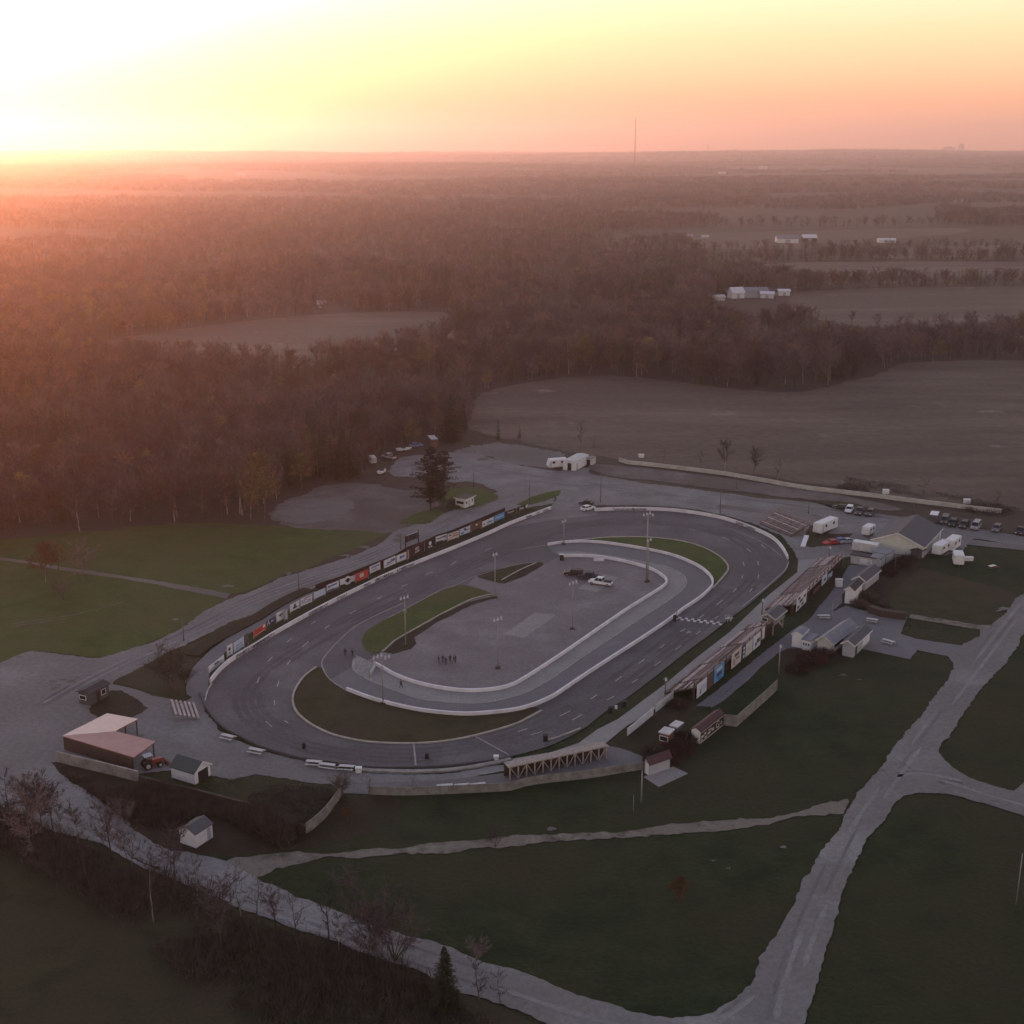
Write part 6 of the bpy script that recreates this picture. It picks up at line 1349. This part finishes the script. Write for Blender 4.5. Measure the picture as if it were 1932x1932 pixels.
def gap(p): return noise.noise(Vector((p[0] / 55, p[1] / 38, 12.1))) > .42
for p in rest:
    if not gap(p): put(p, keys.index(kind_at(p)), grow(p) * rng.uniform(.72, 1.12))
for p in mid1:
    if not gap(p): put(p, keys.index(kind_at(p)), grow(p) * rng.uniform(.85, 1.3))
for p in mid2:
    if p[1] > 1250 and openness(p) > .27: continue
    if not gap(p): put(p, keys.index(kind_at(p)), grow(p) * rng.uniform(.7, 1.1), hgt(*p))
nk = len(keys)
for r0, r1, sp in ((2200, 4500, 24), (4500, 8000, 40), (8000, 13000, 70)):
    for p in scatter(r0, r1, sp, .46):
        if openness(p) > .15 or noise.noise(Vector((p[0] / 1500, p[1] / 260, 21.0))) > .3: continue
        n = noise.noise(Vector((p[0] / 400, p[1] / 400, 9.1))); v = nk + (3 if rng.random() < .12 + .4 * smooth01(.1, .4, n) else int(rng.integers(3)))
        put(p, v, rng.uniform(.6, 1.15) * (.9 if r0 < 4000 else 1.15 if r0 < 8000 else 1.5), hgt(*p))
# hedgerows of the fields on the right
def row(px, sp, n2=1, conif=.25, s0=.7):
    w = W(px)
    for a, b in zip(w[:-1], w[1:]):
        L = (b - a).length; m = max(1, int(L / sp))
        for i in range(m):
            for _ in range(n2):
                q = a.lerp(b, (i + rng.random()) / m) + Vector((rng.normal() * 5, rng.normal() * 6, 0))
                put((q.x, q.y), keys.index(('conifer', int(rng.integers(2))) if rng.random() < conif else ('bare', int(rng.integers(5)))), s0 * rng.uniform(.5, 1.25), hgt(q.x, q.y))
row([(1480, 541), (1600, 539), (1750, 538), (1932, 537), (2200, 540)], 6, 2, .3); row([(1380, 548), (1420, 542), (1480, 541)], 4, 3, .5, .9)
row([(1380, 492), (1600, 488), (1932, 488), (2200, 490)], 10, 3, .2); row([(1240, 476), (1500, 474), (1700, 470), (1932, 470), (2200, 470)], 12, 4, .15); row([(1220, 428), (1600, 428), (1932, 424), (2200, 424)], 16, 4, .15, .9)
row([(1640, 620), (1760, 622), (1932, 615), (2200, 615)], 7, 2, .35, .6)
print('woods points', len(pts))
wm = bpy.data.meshes.new('forest'); wm.from_pydata(pts, [], [])
a = wm.attributes.new('kind_no', 'INT', 'POINT'); a.data.foreach_set('value', var)
for nm, dat in (('turn', rot), ('size', scl)):
    a = wm.attributes.new(nm, 'FLOAT_VECTOR', 'POINT'); a.data.foreach_set('vector', np.array(dat, dtype=np.float32).ravel())
fo = bpy.data.objects.new('forest', wm); COL.objects.link(fo); struct(fo, 'stuff')
ng = bpy.data.node_groups.new('plant the woods', 'GeometryNodeTree')
ng.interface.new_socket(name='Geometry', in_out='INPUT', socket_type='NodeSocketGeometry'); ng.interface.new_socket(name='Geometry', in_out='OUTPUT', socket_type='NodeSocketGeometry')
gi, go_ = ng.nodes.new('NodeGroupInput'), ng.nodes.new('NodeGroupOutput'); iop = ng.nodes.new('GeometryNodeInstanceOnPoints'); ci = ng.nodes.new('GeometryNodeCollectionInfo')
ci.inputs['Collection'].default_value = LIB; ci.inputs['Separate Children'].default_value = True; ci.inputs['Reset Children'].default_value = True
def attr(nm, typ):
    n = ng.nodes.new('GeometryNodeInputNamedAttribute'); n.data_type = typ; n.inputs['Name'].default_value = nm; return n.outputs[0]
lk = ng.links.new
lk(gi.outputs[0], iop.inputs['Points']); lk(ci.outputs[0], iop.inputs['Instance']); iop.inputs['Pick Instance'].default_value = True
lk(attr('kind_no', 'INT'), iop.inputs['Instance Index']); lk(attr('turn', 'FLOAT_VECTOR'), iop.inputs['Rotation']); lk(attr('size', 'FLOAT_VECTOR'), iop.inputs['Scale']); lk(iop.outputs[0], go_.inputs[0])
fo.modifiers.new('woods', 'NODES').node_group = ng

# ================================================================== FAR FARMS AND MAST
def farm(name, label, cat, px, w, d, h, rh, wm_, rm, rz=0.0, group='farm buildings beyond the woods'):
    p = G(*px); z = hgt(p.x, p.y); p = G(px[0], px[1], z); t = thing(name, label, cat, (p.x, p.y, z), rz, group)
    MB().prism([(-d / 2, -1), (d / 2, -1), (d / 2, h), (0, rh), (-d / 2, h)], 'x', -w / 2, w / 2).build('wall', wm_, t)
    k = .4; s = (rh - h) / (d / 2)
    rf = MB().prism([(-d / 2 - .6, h - s * .6), (0, rh), (0, rh + k), (-d / 2 - .6, h - s * .6 + k)], 'x', -w / 2 - .5, w / 2 + .5); rf.build('roof', rm, t)
    MB().prism([(d / 2 + .6, h - s * .6), (d / 2 + .6, h - s * .6 + k), (0, rh + k), (0, rh)], 'x', -w / 2 - .5, w / 2 + .5).build('roof', rm, t)
    MB().box(-w * .12, -d / 2 - .06, 0, w * .12, -d / 2 - .005, h * .75).build('door', 'greywall', t)
farm('barn', 'large pale barn in the farm cluster beyond the wooded ridge', 'barn', (1420, 560), 19, 11, 4.0, 6.3, 'greywall', 'greyroof', .1)
farm('house', 'white gabled house left of the large pale barn', 'house', (1388, 562), 9, 8, 4, 7, 'white', 'vinyl', .3)
farm('shed', 'small white shed right of the large pale barn', 'shed', (1447, 562), 9, 6, 3, 4.2, 'white', 'vinyl', -.2)
farm('shed', 'dark roofed shed in the farm cluster beside the small white shed', 'shed', (1462, 556), 12, 6, 3, 4.5, 'darkwall', 'darkroof')
farm('shed', 'white roofed shed at the right end of the farm cluster', 'shed', (1478, 557), 8, 6, 3, 4, 'white', 'vinyl')
farm('shed', 'low pale shed at the left end of the farm cluster', 'shed', (1346, 567), 14, 6, 2.5, 3.5, 'offwhite', 'offwhite', .2)
farm('barn', 'long grey green barn, left of the far pair', 'barn', (1484, 458), 23, 12, 5, 8, 'white', 'greyroof')
farm('barn', 'white roofed barn, right of the far pair', 'barn', (1526, 456), 15, 10, 4.5, 7.5, 'brownwall', 'vinyl')
farm('barn', 'small white barn standing apart in the far fields', 'barn', (1672, 458), 18, 8, 3, 4.5, 'white', 'vinyl')
farm('house', 'white house at the near end of the middle woodland field', 'house', (605, 580), 6, 5, 2.6, 4.2, 'boardgrey', 'offwhite')
farm('house', 'red brown roofed house in the trees above the middle field', 'house', (932, 598), 12, 9, 4, 7.5, 'offwhite', 'shinglebrown', .4)
for lab, px in (('tiny white house above the far fields, left of two', (1610, 384)), ('tiny white house above the far fields, right of two', (1808, 382)), ('tiny pale barn in the left distance above the woods', (705, 361)), ('pale low building far off near the mast', (1094, 339)), ('tiny white building far off right of the mast', (1362, 329)), ('tiny pale shed under the right skyline', (1440, 319)), ('pale roof in the middle distance woods', (1252, 488)), ('pale house roof in the middle distance, second', (1300, 448)), ('tiny white roof in the hazy left distance', (276, 336)), ('tiny white roof in the hazy left distance near the pale field', (455, 332)),
                ('long pale roof among the far trees below the two barns', (1215, 456)), ('small white roof right of the long pale one', (1330, 449))):
    p = G(*px); d = p.length; farm('barn', lab, 'barn', px, d * .0052, d * .003, d * .0012, d * .0019, 'offwhite', 'offwhite')
# guyed mast
p = G(1197, 318); z = hgt(p.x, p.y); H = ztop(p, 222) - z
t = thing('radio_mast', 'tall thin guyed radio mast on the horizon', 'mast', (p.x, p.y, z))
q = MB()
for i in range(3):
    a = 2 * PI * i / 3; q.tube((1.2 * math.cos(a), 1.2 * math.sin(a), 0), (1.2 * math.cos(a), 1.2 * math.sin(a), H), .9, .8, 5)
q.build('lattice', 'darkwall', t)
for i in range(3):
    a = 2 * PI * i / 3 + .5; MB().tube((0, 0, H * .95), (math.cos(a) * H * .6, math.sin(a) * H * .6, 0), .12, .12, 4).build('guy_wire', 'metal', t)
print('mast', p.length, H)
for lab, px, w, h in (('dark block tower on the skyline right of the mast', (1335, 292), 26, 60), ('distant tower block on the hazy right skyline', (1812, 296), 50, 62), ('low distant block left of the tower on the right skyline', (1788, 296), 110, 34)):
    p = G(*px); z = hgt(p.x, p.y); t = thing('tower_block', lab, 'building', (p.x, p.y, z)); MB().box(-w / 2, -w / 3, -5, w / 2, w / 3, h).build('wall', 'greywall', t); MB().box(-w / 4, -w / 6, h, w / 4, w / 6, h + 8).build('roof', 'darkroof', t)
sheet('pond', [(832, 430), (900, 427), (985, 429), (960, 433), (880, 432)], hgt(*G(900, 430).xy) + .3, 'gravel_pale')
# ================================================================== AIR, LIGHT, CAMERA
SUN_AZ, SUN_EL = math.radians(-27), math.radians(1.6)
def make_haze():
    m = bpy.data.materials.new('haze air'); m.use_nodes = True; nt = m.node_tree; nt.nodes.clear()
    out = nt.nodes.new('ShaderNodeOutputMaterial'); v = nt.nodes.new('ShaderNodeVolumePrincipled')
    v.inputs['Color'].default_value = (.975, .785, .825, 1); v.inputs['Density'].default_value = HAZE_D; v.inputs['Anisotropy'].default_value = HAZE_G
    nt.links.new(v.outputs[0], out.inputs['Volume'])
    o = MB().box(-17000, -2000, -30, 17000, 17000, 330).build('haze', None); o.data.materials.append(m)
    return struct(o, 'stuff')
HAZE_D, HAZE_G = 1.35e-4, 0.81
make_haze()

SKY_STR, NISHITA = 0.15, 0.25
SKY_STOPS = [(0.0, (4.2, 1.8, 1.1)), (0.14, (4.3, 1.95, 1.0)), (0.22, (4.5, 3.0, 1.6)), (0.29, (4.5, 3.9, 2.7)), (0.42, (2.7, 2.5, 2.4)), (0.6, (1.1, 1.1, 1.5)), (1.0, (.56, .64, .98))]
GLOW_EL = math.radians(9.0)
GLOWS = [(17, (4.5, 5.9, 5.6), 2.0), (9, (3, 4.5, 9), 2.2)]
w = bpy.data.worlds.new('World'); SC.world = w; w.use_nodes = True
nt = w.node_tree; nt.nodes.clear()
wo = nt.nodes.new('ShaderNodeOutputWorld'); bg = nt.nodes.new('ShaderNodeBackground'); sky = nt.nodes.new('ShaderNodeTexSky')
sky.sky_type = 'NISHITA'; sky.sun_disc = False; sky.sun_elevation = SUN_EL; sky.sun_rotation = SUN_AZ
sky.altitude = 150; sky.air_density = 1.2; sky.dust_density = 2.0; sky.ozone_density = 2.0
def math_n(op, a, b=None):
    n = nt.nodes.new('ShaderNodeMath'); n.operation = op
    for k, x in enumerate((a, b)):
        if x is None: continue
        if hasattr(x, 'is_linked'): nt.links.new(x, n.inputs[k])
        else: n.inputs[k].default_value = x
    return n.outputs[0]
def vmath(op, a, b):
    n = nt.nodes.new('ShaderNodeVectorMath'); n.operation = op
    for k, x in enumerate((a, b)):
        if hasattr(x, 'is_linked'): nt.links.new(x, n.inputs[k])
        else: n.inputs[k].default_value = x
    return n
gen = nt.nodes.new('ShaderNodeTexCoord').outputs['Generated']
sep = nt.nodes.new('ShaderNodeSeparateXYZ'); nt.links.new(gen, sep.inputs[0])
el = math_n('MULTIPLY', math_n('ARCSINE', math_n('MAXIMUM', sep.outputs['Z'], 0.0)), 2 / PI)      # 0 at the horizon, 1 overhead
# the dusk sky: salmon band low down, paler above it, violet grey overhead
dusk = ramp(nt, math_n('POWER', el, 0.5), SKY_STOPS)
sdir = Vector((math.sin(SUN_AZ) * math.cos(GLOW_EL), math.cos(SUN_AZ) * math.cos(GLOW_EL), math.sin(GLOW_EL)))
ang = math_n('ARCCOSINE', math_n('MINIMUM', vmath('DOT_PRODUCT', gen, sdir).outputs['Value'], 0.99999))
def glow(width, col, power):
    e = math_n('EXPONENT', math_n('MULTIPLY', math_n('POWER', math_n('DIVIDE', ang, math.radians(width)), power), -1.0))
    n = nt.nodes.new('ShaderNodeVectorMath'); n.operation = 'SCALE'; n.inputs[0].default_value = col; nt.links.new(e, n.inputs['Scale'])
    return n.outputs[0]
kz = math_n('MULTIPLY', sep.outputs['Z'], 180 / PI)
ext = nt.nodes.new('ShaderNodeCombineXYZ')      # the low air reddens the glow
for i, e0 in enumerate((.4, 4.0, 7.5)): nt.links.new(math_n('POWER', math_n('MINIMUM', math_n('DIVIDE', math_n('MAXIMUM', kz, 0.0), e0), 1.3), 1.6), ext.inputs[i])
tot = dusk
for g in GLOWS: tot = vmath('ADD', tot, vmath('MULTIPLY', glow(*g), ext.outputs[0]).outputs[0]).outputs[0]
nis = nt.nodes.new('ShaderNodeVectorMath'); nis.operation = 'SCALE'; nis.inputs['Scale'].default_value = NISHITA; nt.links.new(sky.outputs[0], nis.inputs[0])
tot = vmath('ADD', tot, nis.outputs[0]).outputs[0]
nt.links.new(tot, bg.inputs['Color']); bg.inputs['Strength'].default_value = SKY_STR
nt.links.new(bg.outputs[0], wo.inputs['Surface'])

sl = bpy.data.lights.new('sun', 'SUN'); sl.energy = 2.0; sl.angle = math.radians(.5); sl.color = (1, .30, .07)
so = bpy.data.objects.new('sun', sl); COL.objects.link(so)
d = Vector((math.sin(SUN_AZ) * math.cos(SUN_EL), math.cos(SUN_AZ) * math.cos(SUN_EL), math.sin(SUN_EL)))
so.rotation_euler = (-d).to_track_quat('-Z', 'Y').to_euler(); so.location = (-200, 100, 260)

cd = bpy.data.cameras.new('camera'); co = bpy.data.objects.new('camera', cd); COL.objects.link(co)
cd.sensor_fit = 'HORIZONTAL'; cd.sensor_width = 36; cd.lens = 36 * FOC / 1932; cd.clip_start = 1; cd.clip_end = 60000
co.location = (0, 0, CAMH); co.rotation_euler = (PI / 2 - PITCH, 0, 0)
SC.camera = co
SC.view_settings.view_transform = 'Standard'; SC.view_settings.look = 'None'; SC.view_settings.gamma = 1.0; SC.view_settings.exposure = 1.0
SC.cycles.max_bounces = 4; SC.cycles.diffuse_bounces = 2; SC.cycles.glossy_bounces = 2; SC.cycles.transparent_max_bounces = 4; SC.cycles.volume_bounces = 1
SC.cycles.use_adaptive_sampling = True
